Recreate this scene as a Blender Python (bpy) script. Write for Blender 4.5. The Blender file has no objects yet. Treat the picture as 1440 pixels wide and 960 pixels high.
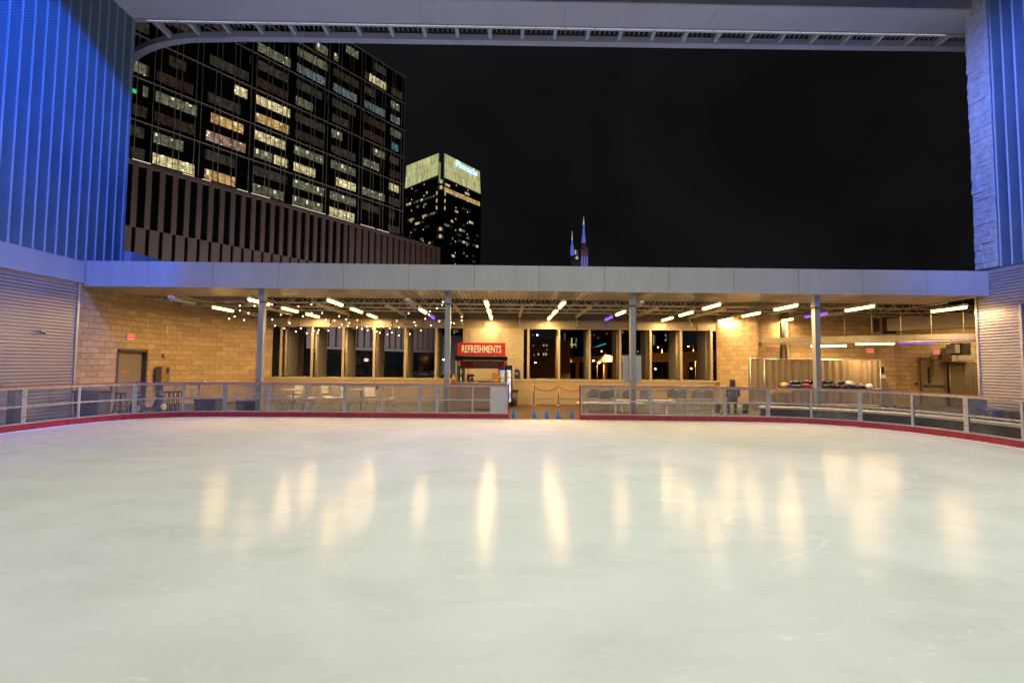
import bpy, math, random
from mathutils import Vector, Matrix
random.seed(7)
PI = math.pi
sc = bpy.context.scene
COL = sc.collection

# ------------------------------------------------------------------ camera
H = 1.77
_c = Vector((-8.5, -32.5, -640.0)).normalized()
_x = Vector((1.0, -0.0095, 0.0)); _x.z = -(_x.x*_c.x + _x.y*_c.y)/_c.z; _x.normalize()
_z = _x.cross(_c)
RW = Matrix((_x, _c, _z))          # camera space -> world
cam_d = bpy.data.cameras.new('camera'); cam = bpy.data.objects.new('camera', cam_d)
COL.objects.link(cam); sc.camera = cam
cam.matrix_world = Matrix.Translation((0, 0, H)) @ RW.to_4x4()
cam_d.sensor_width = 36; cam_d.lens = 16; cam_d.clip_end = 6000; cam_d.clip_start = 0.05

def at(px, py, d):                 # a point d metres in front, seen in direction px, py
    r = RW @ Vector((px-720, 480-py, -640.0))
    return r/r.y*d + Vector((0, 0, H))

# ------------------------------------------------------------------ materials
MATS = {}
def nodes(name):
    m = bpy.data.materials.new(name); m.use_nodes = True
    nt = m.node_tree; b = nt.nodes['Principled BSDF']
    MATS[name] = m
    return m, nt, b
def N(nt, t, **kw):
    n = nt.nodes.new(t)
    for k, v in kw.items():
        if k in n.inputs: n.inputs[k].default_value = v
        else: setattr(n, k, v)
    return n
def L(nt, a, b): nt.links.new(a, b)
def rgba(c): return (c[0], c[1], c[2], 1)
def ramp(nt, fac, stops):
    r = nt.nodes.new('ShaderNodeValToRGB')
    e = r.color_ramp.elements
    while len(e) < len(stops): e.new(0.5)
    for el, (p, c) in zip(e, stops): el.position = p; el.color = rgba(c)
    L(nt, fac, r.inputs[0]); return r
def mat(name, col, rough=0.6, metal=0.0, var=0.12, nscale=3.0, bump=0.0, bscale=40.0, stretch=(1, 1, 1), spec=0.5):
    m, nt, b = nodes(name)
    tc = N(nt, 'ShaderNodeTexCoord'); mp = N(nt, 'ShaderNodeMapping'); mp.inputs['Scale'].default_value = stretch
    L(nt, tc.outputs['Object'], mp.inputs[0])
    n = N(nt, 'ShaderNodeTexNoise', Scale=nscale, Detail=6.0, Roughness=0.6); L(nt, mp.outputs[0], n.inputs['Vector'])
    lo = [c*(1-var) for c in col]; hi = [min(1, c*(1+var)) for c in col]
    r = ramp(nt, n.outputs[0], [(0.3, lo), (0.7, hi)]); L(nt, r.outputs[0], b.inputs['Base Color'])
    rr = N(nt, 'ShaderNodeMapRange'); rr.inputs[3].default_value = max(0.03, rough-0.08); rr.inputs[4].default_value = min(1, rough+0.08)
    L(nt, n.outputs[0], rr.inputs[0]); L(nt, rr.outputs[0], b.inputs['Roughness'])
    b.inputs['Metallic'].default_value = metal
    b.inputs['Specular IOR Level'].default_value = spec
    if bump > 0:
        n2 = N(nt, 'ShaderNodeTexNoise', Scale=bscale, Detail=4.0); L(nt, mp.outputs[0], n2.inputs['Vector'])
        bp = N(nt, 'ShaderNodeBump', Strength=bump, Distance=0.01); L(nt, n2.outputs[0], bp.inputs['Height'])
        L(nt, bp.outputs[0], b.inputs['Normal'])
    return m
def glow(name, col, strength):
    m, nt, b = nodes(name)
    b.inputs['Base Color'].default_value = rgba([c*0.5 for c in col])
    b.inputs['Emission Color'].default_value = rgba(col); b.inputs['Emission Strength'].default_value = strength
    return m

mat('steel_paint', (0.34, 0.35, 0.36), 0.45, 0.3, 0.08)
mat('galv', (0.42, 0.39, 0.34), 0.42, 0.6, 0.18, 6)
mat('alu', (0.55, 0.56, 0.60), 0.38, 0.75, 0.12, 8, 0.05)
mat('bolt', (0.12, 0.12, 0.13), 0.5, 0.6)
mat('panel_white', (0.47, 0.47, 0.485), 0.42, 0.1, 0.07, 2.2, stretch=(1, 1, 0.25))
mat('canopy_grey', (0.60, 0.61, 0.63), 0.5, 0.15, 0.06, 1.2)
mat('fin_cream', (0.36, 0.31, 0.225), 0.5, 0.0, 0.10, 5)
mat('beam_cream', (0.25, 0.215, 0.155), 0.55, 0.0, 0.12, 3)
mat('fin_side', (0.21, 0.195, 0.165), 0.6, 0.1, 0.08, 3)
mat('deck_dark', (0.12, 0.11, 0.095), 0.7, 0.2, 0.3, 4)
mat('truss', (0.70, 0.64, 0.52), 0.5, 0.2, 0.25, 7)
mat('red_kick', (0.34, 0.020, 0.038), 0.42, 0, 0.35, 6, 0.2, 30, (1, 1, 0.3))
mat('red_cap', (0.42, 0.10, 0.10), 0.4, 0, 0.2, 9)
mat('red_sign', (0.42, 0.018, 0.025), 0.4, 0, 0.08)
mat('red_sign_dark', (0.28, 0.02, 0.03), 0.5, 0, 0.1)
mat('cream_letter', (0.85, 0.80, 0.66), 0.5, 0, 0.05)
mat('grey_letter', (0.33, 0.30, 0.27), 0.5, 0, 0.05)
mat('black', (0.018, 0.018, 0.02), 0.5, 0, 0.3)
mat('matt_black', (0.006, 0.006, 0.006), 0.9, 0, 0.2, spec=0.1)
mat('black_gloss', (0.012, 0.012, 0.014), 0.18, 0, 0.3)
mat('door_tan', (0.24, 0.20, 0.145), 0.5, 0, 0.08, 2)
mat('frame_dark', (0.09, 0.08, 0.07), 0.5)
mat('sill', (0.36, 0.30, 0.21), 0.6, 0, 0.10, 3, 0.1)
mat('asphalt_deck', (0.085, 0.08, 0.075), 0.8, 0, 0.35, 1.5, 0.2)
mat('curtain', (0.23, 0.185, 0.135), 0.95, 0, 0.08, 3, spec=0.1)
mat('tarp', (0.17, 0.15, 0.115), 0.9, 0, 0.12, 2, spec=0.1)
mat('duct', (0.42, 0.37, 0.28), 0.45, 0.3, 0.10, 4)
mat('orange', (0.70, 0.12, 0.03), 0.5)
mat('blue_cone', (0.01, 0.19, 0.52), 0.4, 0, 0.12)
mat('blue_bin', (0.01, 0.03, 0.16), 0.4)
mat('bin_grey', (0.075, 0.075, 0.065), 0.6, 0, 0.25, 12)
mat('white_plastic', (0.72, 0.71, 0.68), 0.45, 0, 0.06)
mat('wood_slat', (0.85, 0.76, 0.60), 0.55, 0, 0.12, 8)
mat('wood_brown', (0.26, 0.17, 0.10), 0.6, 0, 0.2, 5, 0, 40, (1, 8, 8))
mat('grey_plastic', (0.17, 0.165, 0.16), 0.5, 0, 0.12)
mat('sign_grey', (0.46, 0.465, 0.49), 0.5, 0, 0.04)
mat('yellow', (0.72, 0.38, 0.02), 0.4, 0, 0.1)
mat('helmet_red', (0.24, 0.02, 0.025), 0.3)
mat('helmet_blue', (0.02, 0.035, 0.17), 0.3)
mat('rope', (0.33, 0.035, 0.02), 0.8, 0, 0.2, 30)
mat('brass', (0.30, 0.24, 0.13), 0.35, 0.8)
mat('snow_white', (0.78, 0.79, 0.80), 0.8)
mat('skin', (0.45, 0.28, 0.20), 0.55)
mat('hair', (0.015, 0.012, 0.012), 0.5)
mat('cloth', (0.06, 0.035, 0.06), 0.85)
mat('pier_pink', (0.33, 0.26, 0.25), 0.65, 0, 0.08, 0.3)
mat('mullion', (0.68, 0.66, 0.66), 0.5, 0.1)
mat('black_glass', (0.010, 0.012, 0.014), 0.12, 0, 0.2, 0.2)
mat('dark_building', (0.05, 0.045, 0.048), 0.6, 0, 0.2, 0.3)
mat('pale_building', (0.30, 0.30, 0.33), 0.6, 0, 0.1, 0.3)
mat('concrete', (0.45, 0.36, 0.28), 0.8, 0, 0.15, 0.5)
mat('bark', (0.08, 0.05, 0.03), 0.9)
mat('leaf', (0.045, 0.06, 0.025), 0.7, 0, 0.5, 2)
mat('fabric_red', (0.25, 0.02, 0.03), 0.8)
mat('bottle_green', (0.03, 0.12, 0.03), 0.2)
glow('tube_warm', (1.0, 0.60, 0.16), 14)
glow('tube_purple', (0.16, 0.06, 1.0), 2.6)
glow('tube_off_glow', (0.5, 0.42, 0.3), 0.15)  # switched-off lens, with a faint glow put into its material
glow('bulb_warm', (1.0, 0.66, 0.38), 14)
glow('bulb_orange', (1.0, 0.35, 0.08), 14)
glow('exit_red', (0.80, 0.24, 0.19), 0.9)
glow('exit_letter', (0.75, 0.02, 0.02), 0.7)
glow('letters_blue', (0.42, 0.72, 1.0), 1.7)
glow('sodium', (1.0, 0.42, 0.10), 60)
glow('white_lamp', (0.85, 0.9, 1.0), 30)
glow('strip_white', (1.0, 0.86, 0.66), 0.9)
glow('strip_dim', (0.9, 0.88, 0.85), 0.5)
glow('teal', (0.02, 0.42, 0.55), 0.8)
glow('spire_blue', (0.16, 0.17, 0.85), 0.55)
glow('spire_white', (0.8, 0.78, 0.7), 0.55)
glow('spire_green', (0.4, 0.75, 0.4), 0.6)
glow('green_exit', (0.05, 0.6, 0.2), 0.8)

# split-face block masonry, uses the UV map in metres
def masonry(name, c1, c2, mortar, w=0.44, h=0.205, bstr=1.0, obj=False, rot=None):
    m, nt, b = nodes(name)
    tc = N(nt, 'ShaderNodeTexCoord')
    br = N(nt, 'ShaderNodeTexBrick'); br.offset = 0.5
    br.inputs['Scale'].default_value = 1.0; br.inputs['Brick Width'].default_value = w; br.inputs['Row Height'].default_value = h
    br.inputs['Mortar Size'].default_value = 0.006; br.inputs['Mortar Smooth'].default_value = 0.3
    br.inputs['Color1'].default_value = rgba(c1); br.inputs['Color2'].default_value = rgba(c2); br.inputs['Mortar'].default_value = rgba(mortar)
    nz = N(nt, 'ShaderNodeTexNoise', Scale=3.0, Detail=5.0); L(nt, tc.outputs['UV'], nz.inputs['Vector'])
    # wander the joints a little
    vm = N(nt, 'ShaderNodeVectorMath'); vm.operation = 'MULTIPLY_ADD'
    vm.inputs[1].default_value = (0.035, 0.02, 0); L(nt, nz.outputs['Color'], vm.inputs[0]); L(nt, tc.outputs['UV'], vm.inputs[2])
    L(nt, vm.outputs[0], br.inputs['Vector'])
    n2 = N(nt, 'ShaderNodeTexNoise', Scale=9.0, Detail=8.0, Roughness=0.65); L(nt, tc.outputs['UV'], n2.inputs['Vector'])
    mx = N(nt, 'ShaderNodeMixRGB', blend_type='MULTIPLY'); mx.inputs[0].default_value = 0.55
    r = ramp(nt, n2.outputs[0], [(0.3, (0.62, 0.60, 0.56)), (0.7, (1.15, 1.12, 1.08))])
    L(nt, br.outputs['Color'], mx.inputs[1]); L(nt, r.outputs[0], mx.inputs[2]); L(nt, mx.outputs[0], b.inputs['Base Color'])
    b.inputs['Roughness'].default_value = 0.9
    inv = N(nt, 'ShaderNodeMath', operation='MULTIPLY_ADD'); inv.inputs[1].default_value = -0.55
    L(nt, br.outputs['Fac'], inv.inputs[0]); L(nt, n2.outputs[0], inv.inputs[2])
    bp = N(nt, 'ShaderNodeBump', Strength=bstr, Distance=0.035); L(nt, inv.outputs[0], bp.inputs['Height']); L(nt, bp.outputs[0], b.inputs['Normal'])
masonry('block', (0.62, 0.47, 0.29), (0.46, 0.345, 0.205), (0.24, 0.18, 0.115))
masonry('block_grey', (0.42, 0.39, 0.36), (0.34, 0.32, 0.30), (0.14, 0.13, 0.12), 0.5, 0.22)
mat('stone_rough', (0.58, 0.56, 0.53), 0.9, 0, 0.2, 4, 1.0, 9)

def corr(name, col, axis, freq, strength, metal, rough, dots=False):
    m, nt, b = nodes(name)
    tc = N(nt, 'ShaderNodeTexCoord'); sp = N(nt, 'ShaderNodeSeparateXYZ'); L(nt, tc.outputs['Object'], sp.inputs[0])
    def wave(out, f):
        a = N(nt, 'ShaderNodeMath', operation='MULTIPLY'); a.inputs[1].default_value = f*2*PI; L(nt, out, a.inputs[0])
        s = N(nt, 'ShaderNodeMath', operation='SINE'); L(nt, a.outputs[0], s.inputs[0]); return s
    nz = N(nt, 'ShaderNodeTexNoise', Scale=0.8, Detail=5.0); L(nt, tc.outputs['Object'], nz.inputs['Vector'])
    base = ramp(nt, nz.outputs[0], [(0.3, [c*0.9 for c in col]), (0.7, [c*1.1 for c in col])])
    w = wave(sp.outputs[axis], freq)
    if dots:      # perforated sheet: dark round holes in staggered rows
        w2 = wave(sp.outputs['Y'], freq*0.9)
        mu = N(nt, 'ShaderNodeMath', operation='MULTIPLY'); L(nt, w.outputs[0], mu.inputs[0]); L(nt, w2.outputs[0], mu.inputs[1])
        rr = ramp(nt, mu.outputs[0], [(0.0, (1, 1, 1)), (0.35, (0.25, 0.25, 0.28))])
        mx = N(nt, 'ShaderNodeMixRGB', blend_type='MULTIPLY'); mx.inputs[0].default_value = 1
        L(nt, base.outputs[0], mx.inputs[1]); L(nt, rr.outputs[0], mx.inputs[2]); L(nt, mx.outputs[0], b.inputs['Base Color'])
    else:
        L(nt, base.outputs[0], b.inputs['Base Color'])
    bp = N(nt, 'ShaderNodeBump', Strength=strength, Distance=0.02); L(nt, w.outputs[0], bp.inputs['Height']); L(nt, bp.outputs[0], b.inputs['Normal'])
    b.inputs['Metallic'].default_value = metal; b.inputs['Roughness'].default_value = rough
corr('perforated', (0.17, 0.27, 0.36), 'Z', 11, 0.15, 0.25, 0.5, dots=True)
corr('soffit', (0.36, 0.33, 0.29), 'X', 6.5, 1.0, 0.7, 0.30)
mat('soffit_metal', (0.46, 0.43, 0.39), 0.33, 0.6, 0.12, 2)
mat('seam_metal', (0.50, 0.52, 0.56), 0.5, 0.1, 0.08, 1.5)
mat('silver', (0.46, 0.44, 0.45), 0.42, 0.45, 0.08, 1.5)

# ice
m, nt, b = nodes('ice')
tc = N(nt, 'ShaderNodeTexCoord')
n1 = N(nt, 'ShaderNodeTexNoise', Scale=0.35, Detail=7.0, Roughness=0.6, Distortion=0.8); L(nt, tc.outputs['Object'], n1.inputs['Vector'])
mp = N(nt, 'ShaderNodeMapping'); mp.inputs['Scale'].default_value = (0.55, 1.5, 1); mp.inputs['Rotation'].default_value = (0, 0, 0.12)
L(nt, tc.outputs['Object'], mp.inputs[0])
n2 = N(nt, 'ShaderNodeTexNoise', Scale=1.3, Detail=9.0, Roughness=0.7, Distortion=0.6); L(nt, mp.outputs[0], n2.inputs['Vector'])
r1 = ramp(nt, n1.outputs[0], [(0.30, (0.60, 0.64, 0.585)), (0.5, (0.68, 0.715, 0.665)), (0.70, (0.755, 0.775, 0.74))])
r2 = ramp(nt, n2.outputs[0], [(0.28, (0.91, 0.905, 0.89)), (0.5, (1, 1, 1)), (0.72, (1.04, 1.04, 1.05))])
mx = N(nt, 'ShaderNodeMixRGB', blend_type='MULTIPLY'); mx.inputs[0].default_value = 1
L(nt, r1.outputs[0], mx.inputs[1]); L(nt, r2.outputs[0], mx.inputs[2])
# skate scratches: thin pale arcs
mp3 = N(nt, 'ShaderNodeMapping'); mp3.inputs['Scale'].default_value = (0.16, 1.0, 1); L(nt, tc.outputs['Object'], mp3.inputs[0])
n3 = N(nt, 'ShaderNodeTexNoise', Scale=1.1, Detail=1.0, Distortion=1.1); L(nt, mp3.outputs[0], n3.inputs['Vector'])
sb = N(nt, 'ShaderNodeMath', operation='SUBTRACT'); sb.inputs[1].default_value = 0.56; L(nt, n3.outputs[0], sb.inputs[0])
ab = N(nt, 'ShaderNodeMath', operation='ABSOLUTE'); L(nt, sb.outputs[0], ab.inputs[0])
r3 = ramp(nt, ab.outputs[0], [(0.0, (1, 1, 1)), (0.006, (0, 0, 0))])
n4 = N(nt, 'ShaderNodeTexNoise', Scale=0.5, Detail=2.0); L(nt, tc.outputs['Object'], n4.inputs['Vector'])
r4 = ramp(nt, n4.outputs[0], [(0.46, (0, 0, 0)), (0.58, (0.6, 0.6, 0.6))])
m2 = N(nt, 'ShaderNodeMixRGB', blend_type='MULTIPLY'); m2.inputs[0].default_value = 1
L(nt, r3.outputs[0], m2.inputs[1]); L(nt, r4.outputs[0], m2.inputs[2])
m3 = N(nt, 'ShaderNodeMixRGB', blend_type='MIX'); m3.inputs[2].default_value = (0.85, 0.87, 0.87, 1)
L(nt, m2.outputs[0], m3.inputs[0]); L(nt, mx.outputs[0], m3.inputs[1]); L(nt, m3.outputs[0], b.inputs['Base Color'])
mpf = N(nt, 'ShaderNodeMapping'); mpf.inputs['Scale'].default_value = (0.35, 1.0, 1); mpf.inputs['Rotation'].default_value = (0, 0, 0.5); L(nt, tc.outputs['Object'], mpf.inputs[0])
nf = N(nt, 'ShaderNodeTexNoise', Scale=3.2, Detail=0.5, Distortion=0.7); L(nt, mpf.outputs[0], nf.inputs['Vector'])
sf_ = N(nt, 'ShaderNodeMath', operation='SUBTRACT'); sf_.inputs[1].default_value = 0.5; L(nt, nf.outputs[0], sf_.inputs[0])
af = N(nt, 'ShaderNodeMath', operation='ABSOLUTE'); L(nt, sf_.outputs[0], af.inputs[0])
rf_ = ramp(nt, af.outputs[0], [(0.0, (0.60, 0.60, 0.60)), (0.010, (0, 0, 0))])
ng = N(nt, 'ShaderNodeTexNoise', Scale=14.0, Detail=3.0); L(nt, mp.outputs[0], ng.inputs['Vector'])
rg = ramp(nt, ng.outputs[0], [(0.5, (0, 0, 0)), (0.62, (1, 1, 1))])
mg = N(nt, 'ShaderNodeMixRGB', blend_type='MULTIPLY'); mg.inputs[0].default_value = 1; L(nt, rf_.outputs[0], mg.inputs[1]); L(nt, rg.outputs[0], mg.inputs[2])
m4 = N(nt, 'ShaderNodeMixRGB', blend_type='MIX'); m4.inputs[2].default_value = (0.82, 0.84, 0.85, 1)
L(nt, mg.outputs[0], m4.inputs[0]); L(nt, m3.outputs[0], m4.inputs[1]); L(nt, m4.outputs[0], b.inputs['Base Color'])
b.inputs['IOR'].default_value = 1.31; b.inputs['Specular IOR Level'].default_value = 0.036
rm = N(nt, 'ShaderNodeMapRange'); rm.inputs[3].default_value = 0.12; rm.inputs[4].default_value = 0.20; L(nt, n2.outputs[0], rm.inputs[0]); L(nt, rm.outputs[0], b.inputs['Roughness'])
mp5 = N(nt, 'ShaderNodeMapping'); mp5.inputs['Scale'].default_value = (1.6, 16, 1); L(nt, tc.outputs['Object'], mp5.inputs[0])
n5 = N(nt, 'ShaderNodeTexNoise', Scale=2.0, Detail=5.0, Roughness=0.6); L(nt, mp5.outputs[0], n5.inputs['Vector'])
bp = N(nt, 'ShaderNodeBump', Strength=0.16, Distance=0.01); L(nt, n5.outputs[0], bp.inputs['Height']); L(nt, bp.outputs[0], b.inputs['Normal'])

# hazy scratched clear plastic
m, nt, b = nodes('clear_plastic')
b.inputs['Base Color'].default_value = (0.50, 0.50, 0.53, 1); b.inputs['Roughness'].default_value = 0.35
tr = N(nt, 'ShaderNodeBsdfTransparent'); tr.inputs[0].default_value = (0.86, 0.87, 0.88, 1)
tc = N(nt, 'ShaderNodeTexCoord'); na = N(nt, 'ShaderNodeTexNoise', Scale=1.6, Detail=9.0, Roughness=0.7, Distortion=1.0); L(nt, tc.outputs['Object'], na.inputs['Vector'])
ra = ramp(nt, na.outputs[0], [(0.30, (0.035,)*3), (0.52, (0.09,)*3), (0.75, (0.34,)*3)])
nb = N(nt, 'ShaderNodeTexNoise', Scale=26, Detail=2.0); L(nt, tc.outputs['Object'], nb.inputs['Vector'])
rb = ramp(nt, nb.outputs[0], [(0.72, (0, 0, 0)), (0.76, (0.5,)*3)])
ad = N(nt, 'ShaderNodeMath', operation='ADD'); L(nt, ra.outputs[0], ad.inputs[0]); L(nt, rb.outputs[0], ad.inputs[1])
ms = N(nt, 'ShaderNodeMixShader'); L(nt, ad.outputs[0], ms.inputs[0]); L(nt, tr.outputs[0], ms.inputs[1]); L(nt, b.outputs[0], ms.inputs[2])
L(nt, ms.outputs[0], nt.nodes['Material Output'].inputs['Surface'])

# brown gate matting with faint coloured threads
m, nt, b = nodes('mat_brown')
tc = N(nt, 'ShaderNodeTexCoord'); mp = N(nt, 'ShaderNodeMapping'); mp.inputs['Scale'].default_value = (1, 9, 1); L(nt, tc.outputs['Object'], mp.inputs[0])
n = N(nt, 'ShaderNodeTexNoise', Scale=1.4, Detail=6.0); L(nt, mp.outputs[0], n.inputs['Vector'])
r = ramp(nt, n.outputs[0], [(0.3, (0.03, 0.018, 0.010)), (0.5, (0.055, 0.032, 0.014)), (0.7, (0.085, 0.05, 0.022))]); L(nt, r.outputs[0], b.inputs['Base Color'])
b.inputs['Roughness'].default_value = 0.8

# lit office interiors seen through glass: ceiling lamp rows and furniture shapes on a glowing room
def office(name, col, strength, spots=1.0, scale=1.0, amb=0.5):
    m, nt, b = nodes(name)
    tc = N(nt, 'ShaderNodeTexCoord')
    n = N(nt, 'ShaderNodeTexNoise', Scale=1.1*scale, Detail=4.0, Roughness=0.7); L(nt, tc.outputs['UV'], n.inputs['Vector'])
    br = N(nt, 'ShaderNodeTexBrick'); br.inputs['Scale'].default_value = 1; br.inputs['Brick Width'].default_value = 1.3/scale; br.inputs['Row Height'].default_value = 3.2/scale
    br.inputs['Mortar Size'].default_value = 0.05; br.inputs['Color1'].default_value = (1, 1, 1, 1); br.inputs['Color2'].default_value = (0.55, 0.55, 0.55, 1); br.inputs['Mortar'].default_value = (0.05, 0.05, 0.05, 1); br.offset = 0
    L(nt, tc.outputs['UV'], br.inputs['Vector'])
    r = ramp(nt, n.outputs[0], [(0.36, [c*0.18*amb for c in col]), (0.6, [c*amb for c in col])])
    mx = N(nt, 'ShaderNodeMixRGB', blend_type='MULTIPLY'); mx.inputs[0].default_value = 1; L(nt, r.outputs[0], mx.inputs[1]); L(nt, br.outputs['Color'], mx.inputs[2])
    vo = N(nt, 'ShaderNodeTexVoronoi', Scale=0.85*scale); L(nt, tc.outputs['UV'], vo.inputs['Vector'])
    r2 = ramp(nt, vo.outputs['Distance'], [(0.10, [spots*2.2*c for c in (1, 0.93, 0.7)]), (0.17, (0, 0, 0))])
    a = N(nt, 'ShaderNodeMixRGB', blend_type='ADD'); a.inputs[0].default_value = 1; L(nt, mx.outputs[0], a.inputs[1]); L(nt, r2.outputs[0], a.inputs[2])
    L(nt, a.outputs[0], b.inputs['Emission Color']); b.inputs['Emission Strength'].default_value = strength
    b.inputs['Base Color'].default_value = (0.02, 0.02, 0.02, 1); b.inputs['Roughness'].default_value = 0.2
office('office_bright', (0.85, 0.72, 0.36), 1.6, 1.0, 1.0, 0.75)
office('office_orange', (0.85, 0.52, 0.20), 1.3, 0.9, 1.0, 0.8)
office('office_pink', (0.72, 0.46, 0.32), 1.1, 1.4, 0.8, 0.6)
office('office_mid', (0.42, 0.42, 0.25), 0.62, 0.7, 1.0, 0.8)
office('office_dim', (0.28, 0.25, 0.17), 0.22, 0.15, 1.0, 0.9)
office('office_brown', (0.32, 0.20, 0.12), 0.16, 0.05, 1.0, 0.9)
office('office_cool', (0.40, 0.52, 0.55), 0.5, 0.5, 1.0, 0.8)
office('office_cyan', (0.18, 0.52, 0.60), 0.5, 0.0, 1.0, 0.9)
# crown glass of the far tower
m, nt, b = nodes('crown_glass')
tc = N(nt, 'ShaderNodeTexCoord'); mp = N(nt, 'ShaderNodeMapping'); mp.inputs['Scale'].default_value = (0.9, 0.12, 1); L(nt, tc.outputs['UV'], mp.inputs[0])
n = N(nt, 'ShaderNodeTexNoise', Scale=1.0, Detail=5.0, Roughness=0.7); L(nt, mp.outputs[0], n.inputs['Vector'])
br = N(nt, 'ShaderNodeTexBrick'); br.offset = 0; br.inputs['Scale'].default_value = 1; br.inputs['Brick Width'].default_value = 1.9; br.inputs['Row Height'].default_value = 5.6; br.inputs['Mortar Size'].default_value = 0.16
br.inputs['Color1'].default_value = (1, 1, 1, 1); br.inputs['Color2'].default_value = (0.72, 0.72, 0.72, 1); br.inputs['Mortar'].default_value = (0.4, 0.4, 0.4, 1); L(nt, tc.outputs['UV'], br.inputs['Vector'])
r = ramp(nt, n.outputs[0], [(0.34, (0.22, 0.23, 0.09)), (0.5, (0.42, 0.43, 0.19)), (0.66, (0.80, 0.78, 0.42))])
mx = N(nt, 'ShaderNodeMixRGB', blend_type='MULTIPLY'); mx.inputs[0].default_value = 1; L(nt, r.outputs[0], mx.inputs[1]); L(nt, br.outputs['Color'], mx.inputs[2])
L(nt, mx.outputs[0], b.inputs['Emission Color']); b.inputs['Emission Strength'].default_value = 1.2; b.inputs['Base Color'].default_value = (0.1, 0.1, 0.08, 1)
# fridge graphics
m, nt, b = nodes('fridge_light')
tc = N(nt, 'ShaderNodeTexCoord'); vo = N(nt, 'ShaderNodeTexVoronoi', Scale=9.0); L(nt, tc.outputs['Object'], vo.inputs['Vector'])
sp = N(nt, 'ShaderNodeSeparateColor'); L(nt, vo.outputs['Color'], sp.inputs[0])
r = ramp(nt, sp.outputs[0], [(0.0, (0.05, 0.25, 0.8)), (0.3, (0.5, 0.75, 0.9)), (0.5, (0.15, 0.55, 0.3)), (0.7, (0.9, 0.85, 0.9)), (0.85, (0.8, 0.35, 0.1))]); r.color_ramp.interpolation = 'CONSTANT'
L(nt, r.outputs[0], b.inputs['Emission Color']); b.inputs['Emission Strength'].default_value = 0.9

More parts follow.
